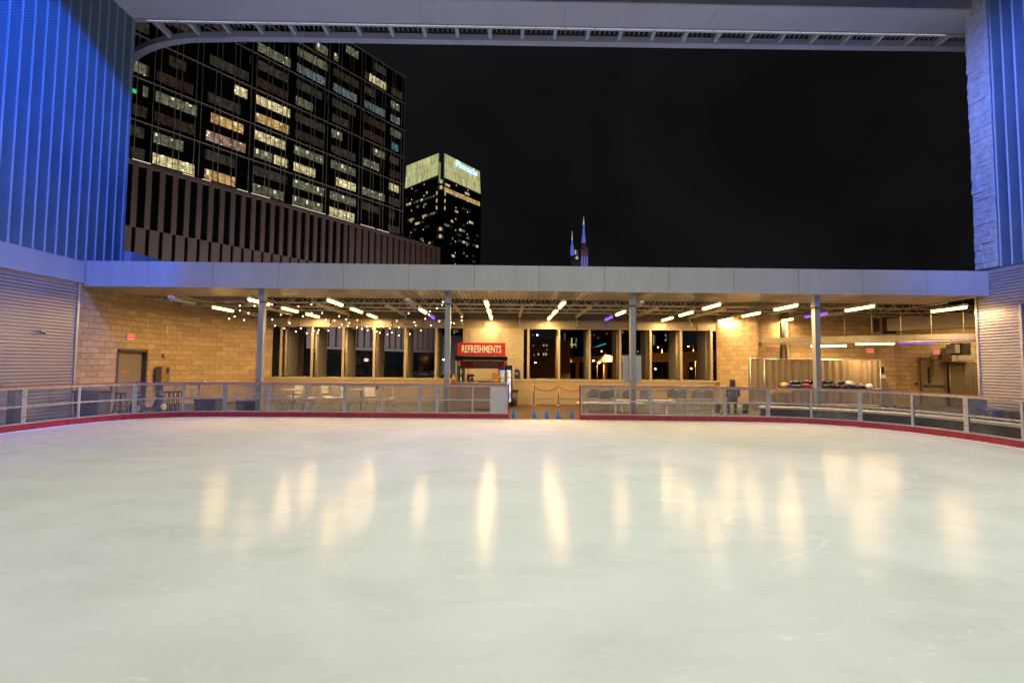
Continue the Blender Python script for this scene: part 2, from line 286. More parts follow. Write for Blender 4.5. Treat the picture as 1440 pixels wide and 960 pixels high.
# ------------------------------------------------------------------ mesh builder
class MB:
    def __init__(s): s.v = []; s.f = []; s.mi = []; s.uv = []; s.hasuv = False
    def face(s, idx, mi=0, uv=None):
        s.f.append(idx); s.mi.append(mi); s.uv.append(uv)
        if uv: s.hasuv = True
    def hexa(s, p, mi=0):      # p: 8 corners, bottom 4 then top 4
        n = len(s.v); s.v += [tuple(q) for q in p]
        for f in ((3, 2, 1, 0), (4, 5, 6, 7), (0, 1, 5, 4), (1, 2, 6, 5), (2, 3, 7, 6), (3, 0, 4, 7)):
            s.face(tuple(n+i for i in f), mi)
        return s
    def box(s, x0, x1, y0, y1, z0, z1, mi=0):
        return s.hexa([(x0, y0, z0), (x1, y0, z0), (x1, y1, z0), (x0, y1, z0), (x0, y0, z1), (x1, y0, z1), (x1, y1, z1), (x0, y1, z1)], mi)
    def obox(s, c, ax, ay, az, mi=0):   # centre and three half-axis vectors
        c = Vector(c); ax = Vector(ax); ay = Vector(ay); az = Vector(az)
        P = []
        for k in (-1, 1):
            for i, j in ((-1, -1), (1, -1), (1, 1), (-1, 1)): P.append(c+ax*i+ay*j+az*k)
        return s.hexa(P, mi)
    def bar(s, a, b, w, h=None, mi=0):
        a = Vector(a); b = Vector(b); d = (b-a); L_ = d.length; d.normalize(); h = h or w
        up = Vector((0, 0, 1)) if abs(d.z) < 0.95 else Vector((0, 1, 0))
        x = d.cross(up).normalized(); y = x.cross(d).normalized()
        return s.obox((a+b)/2, x*w/2, y*h/2, d*L_/2, mi)
    def cyl(s, a, b, r0, r1=None, n=12, mi=0, cap=True):
        r1 = r0 if r1 is None else r1
        a = Vector(a); b = Vector(b); d = (b-a).normalized()
        up = Vector((0, 0, 1)) if abs(d.z) < 0.95 else Vector((0, 1, 0))
        x = d.cross(up).normalized(); y = d.cross(x).normalized(); k = len(s.v)
        for P, r in ((a, r0), (b, r1)):
            for i in range(n):
                t = 2*PI*i/n; s.v.append(tuple(P+x*r*math.cos(t)+y*r*math.sin(t)))
        for i in range(n):
            j = (i+1) % n; s.face((k+i, k+j, k+n+j, k+n+i), mi)
        if cap:
            s.face(tuple(k+i for i in reversed(range(n))), mi); s.face(tuple(k+n+i for i in range(n)), mi)
        return s
    def lathe(s, c, prof, n=16, mi=0):   # prof: (r, z) list
        k = len(s.v)
        for r, z in prof:
            for i in range(n):
                t = 2*PI*i/n; s.v.append((c[0]+r*math.cos(t), c[1]+r*math.sin(t), c[2]+z))
        for a in range(len(prof)-1):
            for i in range(n):
                j = (i+1) % n; s.face((k+a*n+i, k+a*n+j, k+(a+1)*n+j, k+(a+1)*n+i), mi)
        s.face(tuple(k+i for i in reversed(range(n))), mi); q = k+(len(prof)-1)*n; s.face(tuple(q+i for i in range(n)), mi)
        return s
    def sphere(s, c, r, n=10, m=6, mi=0, sx=1, sy=1, sz=1):
        pr = [(max(1e-4, math.sin(PI*i/m))*r, -math.cos(PI*i/m)*r) for i in range(m+1)]
        k = len(s.v); s.lathe((0, 0, 0), pr, n, mi)
        for i in range(k, len(s.v)):
            x, y, z = s.v[i]; s.v[i] = (c[0]+x*sx, c[1]+y*sy, c[2]+z*sz)
        return s
    def tube(s, pts, r, n=6, mi=0):
        for a, b in zip(pts[:-1], pts[1:]): s.cyl(a, b, r, r, n, mi, cap=False)
        return s
    def ribbon(s, path, o0, o1, z0, z1, mi=0):      # box swept along a plan path, offsets to its left
        nn = []
        for i in range(len(path)):
            a = Vector(path[max(0, i-1)]); b = Vector(path[min(len(path)-1, i+1)]); d = (b-a).normalized(); nn.append(Vector((-d.y, d.x)))
        k = len(s.v)
        for p, n in zip(path, nn):
            p = Vector(p)
            for o, z in ((o0, z0), (o1, z0), (o1, z1), (o0, z1)):
                q = p+n*o; s.v.append((q.x, q.y, z))
        for i in range(len(path)-1):
            a = k+4*i; c = a+4
            for j in range(4):
                j2 = (j+1) % 4; s.face((a+j, a+j2, c+j2, c+j), mi)
        s.face((k+3, k+2, k+1, k), mi); e = k+4*(len(path)-1); s.face((e, e+1, e+2, e+3), mi)
        return s
    def wallstrip(s, path, z0, z1, mi=0, u0=0, flip=False):
        u = u0
        for a, b in zip(path[:-1], path[1:]):
            l = (Vector(b)-Vector(a)).length; k = len(s.v)
            s.v += [(a[0], a[1], z0), (b[0], b[1], z0), (b[0], b[1], z1), (a[0], a[1], z1)]
            s.face((k, k+1, k+2, k+3), mi, [(u, z0), (u+l, z0), (u+l, z1), (u, z1)]); u += l
        return s
    def build(s, name, mats, parent=None, smooth=False, bevel=0):
        me = bpy.data.meshes.new(name)
        me.from_pydata(s.v, [], s.f)
        if isinstance(mats, str): mats = [mats]
        for q in mats: me.materials.append(MATS[q])
        if s.hasuv:
            ul = me.uv_layers.new(name='UVMap')
            for p, uv in zip(me.polygons, s.uv):
                if uv:
                    for li, c in zip(p.loop_indices, uv): ul.data[li].uv = c
        me.polygons.foreach_set('material_index', s.mi)
        if smooth: me.polygons.foreach_set('use_smooth', [True]*len(me.polygons))
        me.update()
        o = bpy.data.objects.new(name, me); COL.objects.link(o)
        if parent is not None: o.parent = parent
        if bevel:
            bv = o.modifiers.new('b', 'BEVEL'); bv.width = bevel; bv.segments = 2; bv.limit_method = 'ANGLE'
        return o
def tag(o, label=None, cat=None, group=None, kind=None):
    if label: o['label'] = label
    if cat: o['category'] = cat
    if group: o['group'] = group
    if kind: o['kind'] = kind
    return o
def thing(name, label, cat, loc=(0, 0, 0), rz=0, group=None):
    o = bpy.data.objects.new(name, None); COL.objects.link(o); o.location = loc; o.rotation_euler = (0, 0, rz)
    o.empty_display_size = 0.1
    return tag(o, label, cat, group)
def struct(o): o['kind'] = 'structure'; return o
def dup(root, loc=None, rz=None, label=None, group=None):
    def cp(o, parent):
        c = o.copy(); COL.objects.link(c)
        if parent is not None: c.parent = parent
        for ch in kids.get(o.name, []): cp(ch, c)
        return c
    kids = {}
    def walk(o):
        kids[o.name] = list(o.children)
        for ch in o.children: walk(ch)
    walk(root)
    c = cp(root, None)
    if loc is not None: c.location = loc
    if rz is not None: c.rotation_euler = (0, 0, rz)
    if label: c['label'] = label
    if group: c['group'] = group
    return c
ORD = ['first', 'second', 'third', 'fourth', 'fifth', 'sixth', 'seventh', 'eighth', 'ninth', 'tenth', 'eleventh', 'twelfth', 'thirteenth', 'fourteenth', 'fifteenth', 'sixteenth', 'seventeenth', 'eighteenth']
def text(name, s, size, matn, parent, loc, rot, sx=1.0, bold=0.0, ext=0.01, align='CENTER'):
    cu = bpy.data.curves.new(name, 'FONT'); cu.body = s; cu.size = size; cu.extrude = ext; cu.offset = bold
    cu.align_x = align; cu.align_y = 'CENTER'; cu.resolution_u = 3
    cu.materials.append(MATS[matn]); o = bpy.data.objects.new(name, cu); COL.objects.link(o)
    bpy.context.view_layer.update()
    me = bpy.data.meshes.new_from_object(o.evaluated_get(bpy.context.evaluated_depsgraph_get())); bpy.data.objects.remove(o)
    if not me.materials: me.materials.append(MATS[matn])
    o = bpy.data.objects.new(name, me); COL.objects.link(o)
    o.parent = parent; o.location = loc; o.rotation_euler = rot; o.scale = (sx, 1, 1)
    return o

# ------------------------------------------------------------------ the rink path
def catmull(P, n=10):
    out = []
    Q = [Vector(P[0])*2-Vector(P[1])]+[Vector(p) for p in P]+[Vector(P[-1])*2-Vector(P[-2])]
    for i in range(1, len(Q)-2):
        p0, p1, p2, p3 = Q[i-1:i+3]
        for k in range(n):
            t = k/n
            out.append(0.5*((2*p1)+(p2-p0)*t+(2*p0-5*p1+4*p2-p3)*t*t+(3*p1-p0-3*p2+p3)*t**3))
    out.append(Q[-2]); return [(p.x, p.y) for p in out]
left_ctrl = [(0.07, 14.93), (-1.08, 14.94), (-2.23, 14.95), (-2.8, 14.96), (-4.0, 14.975), (-5.25, 14.98), (-6.5, 14.99), (-7.72, 14.98), (-9.1, 14.93), (-10.3, 14.75), (-11.35, 14.15), (-11.95, 13.05), (-12.13, 11.7), (-12.16, 10.4), (-12.16, 9.2), (-12.16, 8.0), (-12.16, 6.8)]
right_ctrl = [(2.44, 14.82), (3.55, 14.78), (4.69, 14.74), (5.85, 14.68), (7.05, 14.63), (8.4, 14.53), (9.55, 14.22), (10.55, 13.5), (11.2, 12.5), (11.5, 11.3), (11.55, 10.1), (11.55, 8.9), (11.55, 7.7), (11.55, 6.5)]
lp = catmull(left_ctrl); rp = catmull(right_ctrl)
def sub(path, i0, i1): return path[i0*10:i1*10+1]

ground = MB(); ground.box(-2500, 2500, -400, 4500, -14, -13)
g = ground.build('ground', 'asphalt_deck'); struct(g)
o = MB().box(-14.1, 24, -9, 23, -0.4, -0.012).build('deck_floor', 'asphalt_deck'); struct(o)
ic = MB(); pts = [(-12.16, -8)]+list(reversed(lp))+rp+[(11.55, -8)]
k = len(ic.v); ic.v += [(x, y, 0.0) for x, y in pts]; ic.face(tuple(reversed(range(k, len(pts)))))
o = ic.build('ice', 'ice'); struct(o)
o = MB().box(-1.6, 4.6, 14.97, 20.68, -0.011, 0.0).build('walkway', 'mat_brown'); struct(o)
o = MB().box(0.08, 2.43, 14.84, 14.955, -0.01, 0.012).build('ice_kerb', 'red_cap'); struct(o)

for nm_, pth, sg in (('snow', lp, 1), ('snow', rp, -1)):
    r_ = random.Random(4); sn_ = MB(); k = 0
    P2 = catmull(pth[::3]+[pth[-1]], 8)
    for i, p_ in enumerate(P2):
        a_ = Vector(P2[max(0, i-1)]); b_ = Vector(P2[min(len(P2)-1, i+1)]); d_ = (b_-a_).normalized(); n_ = Vector((-d_.y, d_.x))*sg; w_ = 0.02+0.06*r_.random()**2
        q = Vector(p_)+n_*0.002; q2 = Vector(p_)+n_*w_
        sn_.v += [(q.x, q.y, 0.006+0.008*r_.random()), (q2.x, q2.y, 0.0015)]
    for i in range(len(P2)-1): sn_.face((2*i, 2*i+1, 2*i+3, 2*i+2) if sg < 0 else (2*i, 2*i+2, 2*i+3, 2*i+1))
    o = sn_.build('snow', 'snow_white'); o['kind'] = 'stuff'; tag(o, 'thin line of scraped snow at the foot of the %s barriers' % ('left' if sg > 0 else 'right'), 'snow')
# ------------------------------------------------------------------ barrier sections
def barrier(path, posts, label, side, mode='full', end=None):
    # side=+1: outside of rink lies on the left normal of path
    t = thing('rink_barrier', label, 'barrier', group='clear panelled barrier sections round the ice')
    s = side
    f = lambda a, b: (min(a*s, b*s), max(a*s, b*s))
    k = MB().ribbon(path, *f(0.0, 0.06), 0.0, 0.165); k.build('kick_plate', 'red_kick', t)
    MB().ribbon(path, *f(-0.01, 0.085), 1.094, 1.118).build('cap_rail', 'red_cap', t)
    fr = MB()
    for z0, z1 in ((0.167, 0.200), (0.585, 0.630), (1.035, 1.092)): fr.ribbon(path, *f(0.004, 0.052), z0, z1)
    cum = [0]
    for a, b in zip(path[:-1], path[1:]): cum.append(cum[-1]+(Vector(b)-Vector(a)).length)
    tot = cum[-1]
    def P(d):
        d = max(0, min(tot, d))
        for i in range(len(path)-1):
            if cum[i+1] >= d-1e-9:
                a = Vector(path[i]); b = Vector(path[i+1]); u = (d-cum[i])/max(1e-6, cum[i+1]-cum[i]); q = a.lerp(b, u); dd = (b-a).normalized()
                return q, dd, Vector((-dd.y, dd.x))*s
    for d, w in [(0.028, 0.05), (tot-0.028, 0.05)]+[(tot*u, 0.055) for u in posts]:
        q, dd, nn = P(d); c = q+nn*0.030
        fr.obox((c.x, c.y, 0.6295), Vector((dd.x, dd.y, 0))*w/2, Vector((nn.x, nn.y, 0))*0.031, (0, 0, 0.4625))
    nb = max(2, int(tot/0.40))
    for i in range(nb):
        q, dd, nn = P((i+0.5)*tot/nb)
        for z in (0.607, 1.06):
            c = q-nn*0.001; a = Vector((c.x, c.y, z)); fr.cyl(a, a+Vector((nn.x, nn.y, 0))*0.004, 0.014, n=8, mi=1)
    for d in (0.028, tot-0.028):
        for z in (0.35, 0.85):
            q, dd, nn = P(d); c = q-nn*0.006; a = Vector((c.x, c.y, z)); fr.cyl(a, a+Vector((nn.x, nn.y, 0))*0.005, 0.014, n=8, mi=1)
    fr.build('frame', ['alu', 'bolt'], t)
    bounds = [0.0]+list(posts)+[1.0]
    for u0, u1 in zip(bounds[:-1], bounds[1:]):
        pp = []
        n = 6
        for i in range(n+1):
            q, dd, nn = P(tot*(u0+(u1-u0)*i/n)); pp.append((q.x, q.y))
        for z0, z1 in ((0.20, 0.585), (0.63, 1.035)):
            MB().ribbon(pp, *f(0.024, 0.032), z0, z1).build('clear_pane', 'clear_plastic', t)
    if mode == 'grey':
        pp = []
        for i in range(5):
            q, dd, nn = P(tot*(0.0+0.25*i/4)+0.055*(1-i/4)); pp.append((q.x, q.y))
        MB().ribbon(pp, *f(-0.012, -0.002), 0.17, 1.06).build('grey_infill_panel', 'sign_grey', t)
    if end is not None:
        q, dd, nn = P(0.0); c = q+nn*0.03-dd*0.022
        MB().obox((c.x, c.y, 0.56), Vector((dd.x, dd.y, 0))*0.02, Vector((nn.x, nn.y, 0))*0.045, (0, 0, 0.558)).build('end_post', 'red_kick', t)
LB = [(0, 2, [0.5], 'grey', 'rink barrier section at left edge of gate, with grey infill panel'),
      (2, 3, [], 'full', 'narrow half width rink barrier section in front of the middle steel post'),
      (3, 5, [0.5], 'full', 'clear rink barrier section in front of the tilted chair, second full one left of gate'),
      (5, 7, [0.5], 'full', 'clear rink barrier section in front of the white slatted cafe chairs'),
      (7, 8, [], 'full', 'short hazy rink barrier section starting the left rounded corner'),
      (8, 10, [0.5], 'full', 'curved rink barrier section in front of the penguin skate aids'),
      (10, 12, [0.5], 'full', 'curved rink barrier section in front of the silver wall and dark bin'),
      (12, 14, [0.5], 'full', 'straight rink barrier section at far left edge by silver ribbed wall'),
      (14, 16, [0.5], 'full', 'rink barrier section nearest the viewer along the left side')]
for a, b_, ps, md, lb in LB: barrier(sub(lp, a, b_), ps, lb, -1, md, True if a == 0 else None)
RB = [(0, 2, [0.5], 'rink barrier section at right edge of gate, in front of grey chairs'),
      (2, 4, [0.5], 'rink barrier section right of the post with the white board'),
      (4, 5, [], 'short rink barrier section in front of the seated person'),
      (5, 7, [0.5], 'curved rink barrier section below the heap of helmets'),
      (7, 9, [0.5], 'curved rink barrier section below the tan exit door'),
      (9, 11, [0.5], 'rink barrier section at right edge in front of silver ribbed pier'),
      (11, 13, [0.5], 'rink barrier section nearest the viewer along the right side')]
for a, b_, ps, lb in RB: barrier(sub(rp, a, b_), ps, lb, 1, 'full', True if a == 0 else None)
# the low plank bench following the right hand boards
t = thing('plank_bench', 'long pale plank bench curving behind the right hand boards', 'bench')
MB().ribbon(sub(rp, 5, 13), 0.45, 0.85, 0.40, 0.46).build('seat', 'wood_slat', t)
MB().ribbon(sub(rp, 5, 13), 0.60, 0.66, 0.0, 0.39).build('base', 'black', t)

# ------------------------------------------------------------------ left and right walls
WL, WR = -13.9, 16.25
t = thing('perforated_wall', 'tall blue lit perforated metal wall with standing seams, left side', 'wall')
MB().box(WL-0.4, WL, -9, 16.38, 5.02, 17.5).build('perforated_sheet', 'perforated', t)
sm = MB(); y = 16.37
while y > -8.5: sm.box(WL+0.001, WL+0.045, y-0.022, y, 5.03, 17.5); y -= 0.335
sm.build('standing_seams', 'seam_metal', t)['kind'] = 'stuff'
MB().box(WL-0.42, WL+0.05, 16.381, 16.45, 4.6, 17.5).build('corner_trim', 'steel_paint', t)
t = thing('band_cladding', 'smooth pale metal band running along the left wall', 'cladding')
for i in range(8):
    y1 = 14.93-i*3.0; MB().box(WL-0.1, WL+0.09, y1-2.99, y1, 4.30, 5.01).build('panel', 'panel_white', t)
def ribbed(name, label, x, y0, y1, z0, z1, face, cut=None, parent=None):
    t = thing(name, label, 'wall') if parent is None else parent
    mb = MB(); p = 0.1; z = z0; n = int((z1-z0)/p)
    prof = []
    for i in range(n):
        b0 = z0+i*p
        prof += [(0.0, b0), (0.0, b0+0.035), (0.030, b0+0.05), (0.030, b0+0.085)]
    prof.append((0.0, z0+n*p))
    k = len(mb.v)
    for o_, z in prof: mb.v += [(x+face*o_, y0, z), (x+face*o_, y1, z)]
    for i in range(len(prof)-1):
        a = k+2*i; f_ = (a, a+1, a+3, a+2); mb.face(f_ if face > 0 else tuple(reversed(f_)))
    mb.box(min(x-face*0.3, x-face*0.005), max(x-face*0.3, x-face*0.005), y0, y1, z0, z1)
    mb.build('ribbed_sheet', 'silver', t)
    return t
t = ribbed('ribbed_wall', 'silver horizontally ribbed metal wall below the band at left', WL, -9, 14.80, 0.0, 4.3, 1)
MB().box(WL-0.05, WL+0.06, 14.801, 14.87, 0, 4.29).build('edge_trim', 'alu', t)
# security camera on the ribbed wall
p = Vector((WL+0.035, 0, 0)); pc = at(57, 467, 1); sc_ = WL/pc.x
yy = sc_; zz = H+(pc.z-H)*sc_
t = thing('security_camera', 'small grey security camera on the left ribbed wall', 'camera', (WL+0.03, yy, zz))
MB().box(0, 0.04, -0.06, 0.06, -0.06, 0.06).build('bracket', 'alu', t)
MB().cyl((0.04, -0.02, 0), (0.18, -0.10, -0.03), 0.045, 0.04, 12).cyl((0.18, -0.10, -0.03), (0.20, -0.112, -0.035), 0.03, 0.03, 10, 1).build('housing', ['alu', 'black'], t, bevel=0.004)
# block wall: straight then curving round to the rear opening
arc = [(WL, 14.88), (WL, 16.45)]
arcB = [(WL, 17.85)]; R_ = 3.42
for i in range(1, 15):
    a = math.radians(84)*i/14; arcB.append((WL+R_*(1-math.cos(a)), 17.85+R_*math.sin(a)))
t = thing('block_wall', 'tan split face block wall curving from left side to the rear opening', 'wall')
w = MB(); w.wallstrip(list(reversed(arc)), 0, 4.75, u0=3.0); w.wallstrip([(WL, 17.85), (WL, 16.45)], 2.22, 4.75, u0=1.6); w.wallstrip(list(reversed(arcB)), 0, 4.75, u0=-6.0)
w.build('masonry_face', 'block', t)
MB().box(WL-0.5, WL-0.25, 14.9, 17.9, 0, 4.7).build('wall_core', 'block', t)
cp = [(WL-0.02, 16.5)]+arcB
MB().ribbon(list(reversed(cp)), 0.0, 0.3, 4.76, 5.74).build('parapet', 'panel_white', t)
# left door in the block wall
t = thing('metal_door', 'tan metal door with orange sticker in the left block wall', 'door', (WL, 17.15, 0))
fr = MB(); fr.box(-0.22, 0.02, -0.70, -0.62, 0, 2.2); fr.box(-0.22, 0.02, 0.62, 0.70, 0, 2.2); fr.box(-0.22, 0.02, -0.70, 0.70, 2.12, 2.215); fr.build('frame', 'frame_dark', t, bevel=0.004)
MB().box(-0.20, -0.15, -0.615, 0.615, 0.0, 2.115).build('leaf', 'door_tan', t)
MB().box(-0.149, -0.147, -0.25, 0.08, 1.36, 1.42).build('sticker', 'orange', t)
MB().cyl((-0.15, 0.50, 1.0), (-0.09, 0.50, 1.0), 0.015).bar((-0.09, 0.50, 1.0), (-0.09, 0.38, 1.0), 0.022).build('handle', 'alu', t)
def exit_sign(loc, rz, label):
    t = thing('exit_sign', label, 'exit sign', loc, rz)      # faces -Y locally
    MB().box(-0.17, 0.17, 0.0, 0.05, -0.10, 0.10).build('housing', 'white_plastic', t, bevel=0.004)
    MB().box(-0.16, 0.16, -0.006, -0.001, -0.09, 0.09).build('face_plate', 'exit_red', t)
    text('lettering', 'EXIT', 0.15, 'exit_letter', t, (0, -0.009, -0.005), (PI/2, 0, 0), 1.0, 0.004, 0.001)
    return t
exit_sign((WL+0.03, 16.95, 2.67), -PI/2+PI, 'lit red exit sign above the door on the left block wall') if False else exit_sign((WL+0.05, 16.95, 2.65), PI/2, 'lit red exit sign above the door on the left block wall')
# strobe, sconce, call box
t = thing('fire_alarm', 'small red fire alarm strobe on the left block wall', 'alarm', (WL+0.08, 18.55, 2.0))
MB().box(-0.05, 0.03, -0.06, 0.06, -0.08, 0.08).cyl((0.03, 0, 0.01), (0.06, 0, 0.01), 0.03, 0.02, 10, 1).build('body', ['helmet_red', 'white_plastic'], t, bevel=0.005)
t = thing('wall_conduit_box', 'narrow pale box on the left block wall above the alarm', 'box', (WL+0.1, 18.6, 3.05))
MB().box(-0.06, 0.03, -0.03, 0.03, -0.17, 0.17).build('body', 'white_plastic', t, bevel=0.004)
t = thing('pay_phone', 'brown call box mounted on the left block wall', 'phone box', (WL+0.14, 18.35, 0.0))
MB().box(-0.02, 0.22, -0.22, 0.22, 0.95, 1.58).build('cabinet', 'wood_brown', t, bevel=0.01)
MB().box(0.222, 0.23, 0.02, 0.14, 1.30, 1.50).build('handset_panel', 'black', t)
MB().box(-0.02, 0.08, -0.08, 0.08, 0.0, 0.948).build('post', 'frame_dark', t)

# right side
t = thing('stone_pier', 'rough stone clad pier beside the right blue wall', 'pier')
rs = random.Random(3)
st = MB(); z = 5.16
while z < 17.2:
    h = rs.choice((0.14, 0.2, 0.2, 0.26)); y = 14.68
    ybs = [14.68, 14.68+rs.uniform(0.15, 0.28), 14.68+rs.uniform(0.4, 0.58), 15.42]
    for a, b_ in zip(ybs[:-1], ybs[1:]):
        o_ = rs.uniform(0.0, 0.035); e_ = rs.uniform(-0.012, 0.012) if b_ == 15.42 else 0
        st.box(WR-o_, WR+0.5, a+0.004, b_-0.004+e_, z+0.004, z+h-0.004)
    z += h
st.build('stone_cladding', 'stone_rough', t, bevel=0.012)
MB().box(WR+0.02, WR+0.48, 14.70, 15.38, 5.15, 17.3).build('pier_core', 'stone_rough', t)
t = thing('perforated_wall', 'tall blue lit perforated metal wall with standing seams, right side', 'wall')
MB().box(WR, WR+0.4, -9, 14.66, 5.12, 17.5).build('perforated_sheet', 'perforated', t)
sm = MB(); y = 14.60
while y > -8.5: sm.box(WR-0.045, WR-0.001, y-0.022, y, 5.13, 17.5); y -= 0.335
sm.build('standing_seams', 'seam_metal', t)['kind'] = 'stuff'
t = thing('ribbed_wall', 'silver horizontally ribbed metal pier and lintel on the right side', 'wall')
ribbed('', '', WR, 14.12, 15.38, 0.0, 5.1, -1, parent=t)
ribbed('', '', WR, 10.6, 14.119, 3.9, 5.1, -1, parent=t)
ribbed('', '', WR, -9, 10.599, 0.0, 5.1, -1, parent=t)
MB().box(WR-0.06, WR+0.05, 15.381, 15.45, 0, 4.4).build('edge_trim', 'alu', t)
fr = MB(); fr.box(WR-0.07, WR+0.3, 14.03, 14.11, 0, 3.9); fr.box(WR-0.07, WR+0.3, 10.6, 14.11, 3.84, 3.90); fr.build('opening_frame', 'alu', t)
t = thing('recess_lining', 'shadowed grey lined recess in the right ribbed wall', 'recess')
MB().box(WR+0.9, WR+1.0, 10.6, 14.3, 0, 4).box(WR+0.31, WR+0.9, 14.12, 14.3, 0, 4).box(WR+0.31, WR+0.9, 10.6, 14.12, 3.9, 4.0).build('lining_panels', 'silver', t)

# ------------------------------------------------------------------ high canopy frame
t = thing('overhead_canopy', 'high pale metal clad canopy beam spanning above the rink opening', 'canopy')
ZC = 14.4
xs = [WL-1.5, -8.6, -3.2, 2.0, 7.4, 12.6, 19.2]
for a, b_ in zip(xs[:-1], xs[1:]): MB().box(a, b_-0.012, 15.22, 16.36, ZC, ZC+0.5).build('soffit_panel', 'canopy_grey', t)
MB().box(WL-1.5, 19.2, 15.14, 15.215, ZC-0.05, ZC+0.9).build('front_lip', 'panel_white', t)
MB().box(WL-1.5, 19.2, 15.22, 17.1, ZC+0.502, ZC+0.9).build('roof_sheet', 'deck_dark', t)
MB().box(WL-0.4, 19.2, 16.37, 16.43, ZC-0.035, ZC+0.1).build('light_trough', 'panel_white', t)
MB().box(WL-0.4, 19.2, 16.435, 16.55, ZC-0.01, ZC+0.2).build('inner_rail', 'canopy_grey', t)
lip = [(19.5, 16.95), (8, 17.02), (0, 17.06), (-9.6, 17.10), (-11.2, 17.16), (-12.6, 17.24), (-13.8, 17.50), (-14.9, 17.92), (-15.9, 18.5), (-16.8, 19.3)]
MB().ribbon(catmull([(a_, b_+0.09) for a_, b_ in lip], 5), -0.27, 0.0, ZC-0.02, ZC+0.22).build('outer_rail', 'canopy_grey', t)
gr = MB(); x = WL+0.3
while x < 19: gr.box(x, x+0.03, 16.61, 17.03, ZC+0.20, ZC+0.27); x += 0.19
gr.build('grating', 'galv', t)
x = -13.3; i = 0
while x < 19:
    MB().box(x, x+0.13, 16.555, 17.04+(0.30 if x < -12.9 else 0.1 if x < -11.5 else 0), ZC-0.02, ZC+0.19).build('bracket', 'canopy_grey', t); x += 1.25
sl = MB(); x = WL+0.5
while x < 15.8: sl.box(x, x+1.05, 16.385, 16.415, ZC-0.045, ZC-0.037); x += 1.11
sl.build('light_strip', 'strip_dim', t)

# ------------------------------------------------------------------ rear canopy (fascia, soffit, roof deck)
t = thing('rear_canopy', 'low flat roof with pale panelled fascia across the rear of the rink', 'canopy')
FX0, FX1 = -13.88, 16.36
x = FX0; joints = [at(px, 390, 15.0).x for px in (208, 299, 391, 483, 575, 667, 758, 850, 941, 1032, 1123, 1213, 1303)]
xs = [FX0]+joints+[FX1]
for a, b_ in zip(xs[:-1], xs[1:]): MB().box(a+0.006, b_-0.006, 15.0, 15.06, 4.215, 5.06).build('fascia_panel', 'panel_white', t, bevel=0.004)
MB().box(FX0+0.02, FX1-0.02, 15.062, 15.2, 4.26, 5.03).build('fascia_backing', 'black', t)
so_ = MB(); x = FX0+0.02
while x < FX1-0.16:
    k = len(so_.v)
    for dx, dz in ((0, 0), (0.055, 0), (0.08, 0.035), (0.125, 0.035), (0.15, 0)): so_.v += [(x+dx, 15.07, 4.224+dz), (x+dx, 17.28, 4.224+dz)]
    for i in range(4): so_.face((k+2*i, k+2*i+1, k+2*i+3, k+2*i+2))
    x += 0.15
so_.build('soffit', 'soffit_metal', t)
MB().box(-14.3, 24, 21.0, 21.12, 3.835, 4.755).build('rear_closure', 'deck_dark', t)
MB().box(FX0, 24, 17.29, 17.36, 4.215, 4.75).build('soffit_edge_beam', 'black', t)
MB().box(-14.3, 24, 15.21, 21.9, 4.76, 4.98).build('roof_deck', 'deck_dark', t)
# posts
for i, px in enumerate((367.5, 629.5, 889.5, 1148)):
    X = at(px, 480, 15.32).x
    t = thing('steel_post', ('grey steel roof post near the left block wall', 'grey steel roof post just left of the refreshments stand', 'grey steel roof post with a white board fixed to it', 'grey steel roof post rising behind the heap of helmets')[i], 'post', (X, 15.32, 0), group='steel posts under the fascia')
    MB().box(-0.09, 0.09, -0.09, 0.09, 0.03, 3.83).build('shaft', 'steel_paint', t, bevel=0.01)
    MB().box(-0.10, 0.10, -0.10, 0.10, 3.832, 4.21).build('head_plate', 'alu', t, bevel=0.006)
    MB().box(-0.11, 0.11, -0.11, 0.11, 3.76, 3.80).build('collar', 'bolt', t)
    MB().box(-0.17, 0.17, -0.17, 0.17, -0.01, 0.028).build('base_plate', 'steel_paint', t)
p = at(888.3, 519, 15.5)
t = thing('notice_board', 'blank white board fixed behind the steel post right of the gate', 'board', (p.x, 15.45, p.z))
MB().box(-0.315, 0.315, 0, 0.03, -0.46, 0.46).build('board_panel', 'sign_grey', t, bevel=0.004)
MB().box(-0.05, 0.05, -0.035, -0.001, -0.3, 0.3).build('strap', 'alu', t)

# ------------------------------------------------------------------ roof structure
for k, y in enumerate((17.55, 18.9, 20.1)):
    t = thing('bar_joist', ('front', 'middle', 'rear')[k]+' steel bar joist running the width of the roof', 'joist', group='steel bar joists under the roof deck')
    MB().box(-13.4, 23, y-0.04, y+0.04, 4.66, 4.73).build('top_chord', 'truss', t)
    MB().box(-13.4, 23, y-0.035, y+0.035, 4.06, 4.115).build('bottom_chord', 'truss', t)
    wb = MB(); x = -13.3; up = True
    while x < 22.5:
        wb.bar((x, y, 4.10 if up else 4.67), (x+0.42, y, 4.67 if up else 4.10), 0.022); up = not up; x += 0.42
    wb.build('web', 'truss', t)
rows = [-0.69+2.617*k for k in range(-4, 7)]
for k, x in enumerate(rows[:-1]):
    xb = x+1.30
    t = thing('roof_beam', ORD[k]+' front to back roof beam from the left, between light rows', 'beam', group='front to back roof beams')
    MB().box(xb-0.05, xb+0.05, 17.37, 21.0, 3.95, 3.98).box(xb-0.05, xb+0.05, 17.37, 21.0, 4.03, 4.052).box(xb-0.008, xb+0.008, 17.37, 21.0, 3.98, 4.03).build('flanged_section', 'truss', t)
    MB().bar((xb, 20.9, 3.94), (xb, 20.55, 3.6), 0.04).bar((xb, 20.9, 3.6), (xb, 20.55, 3.6), 0.04).build('knee_bracket', 'truss', t)
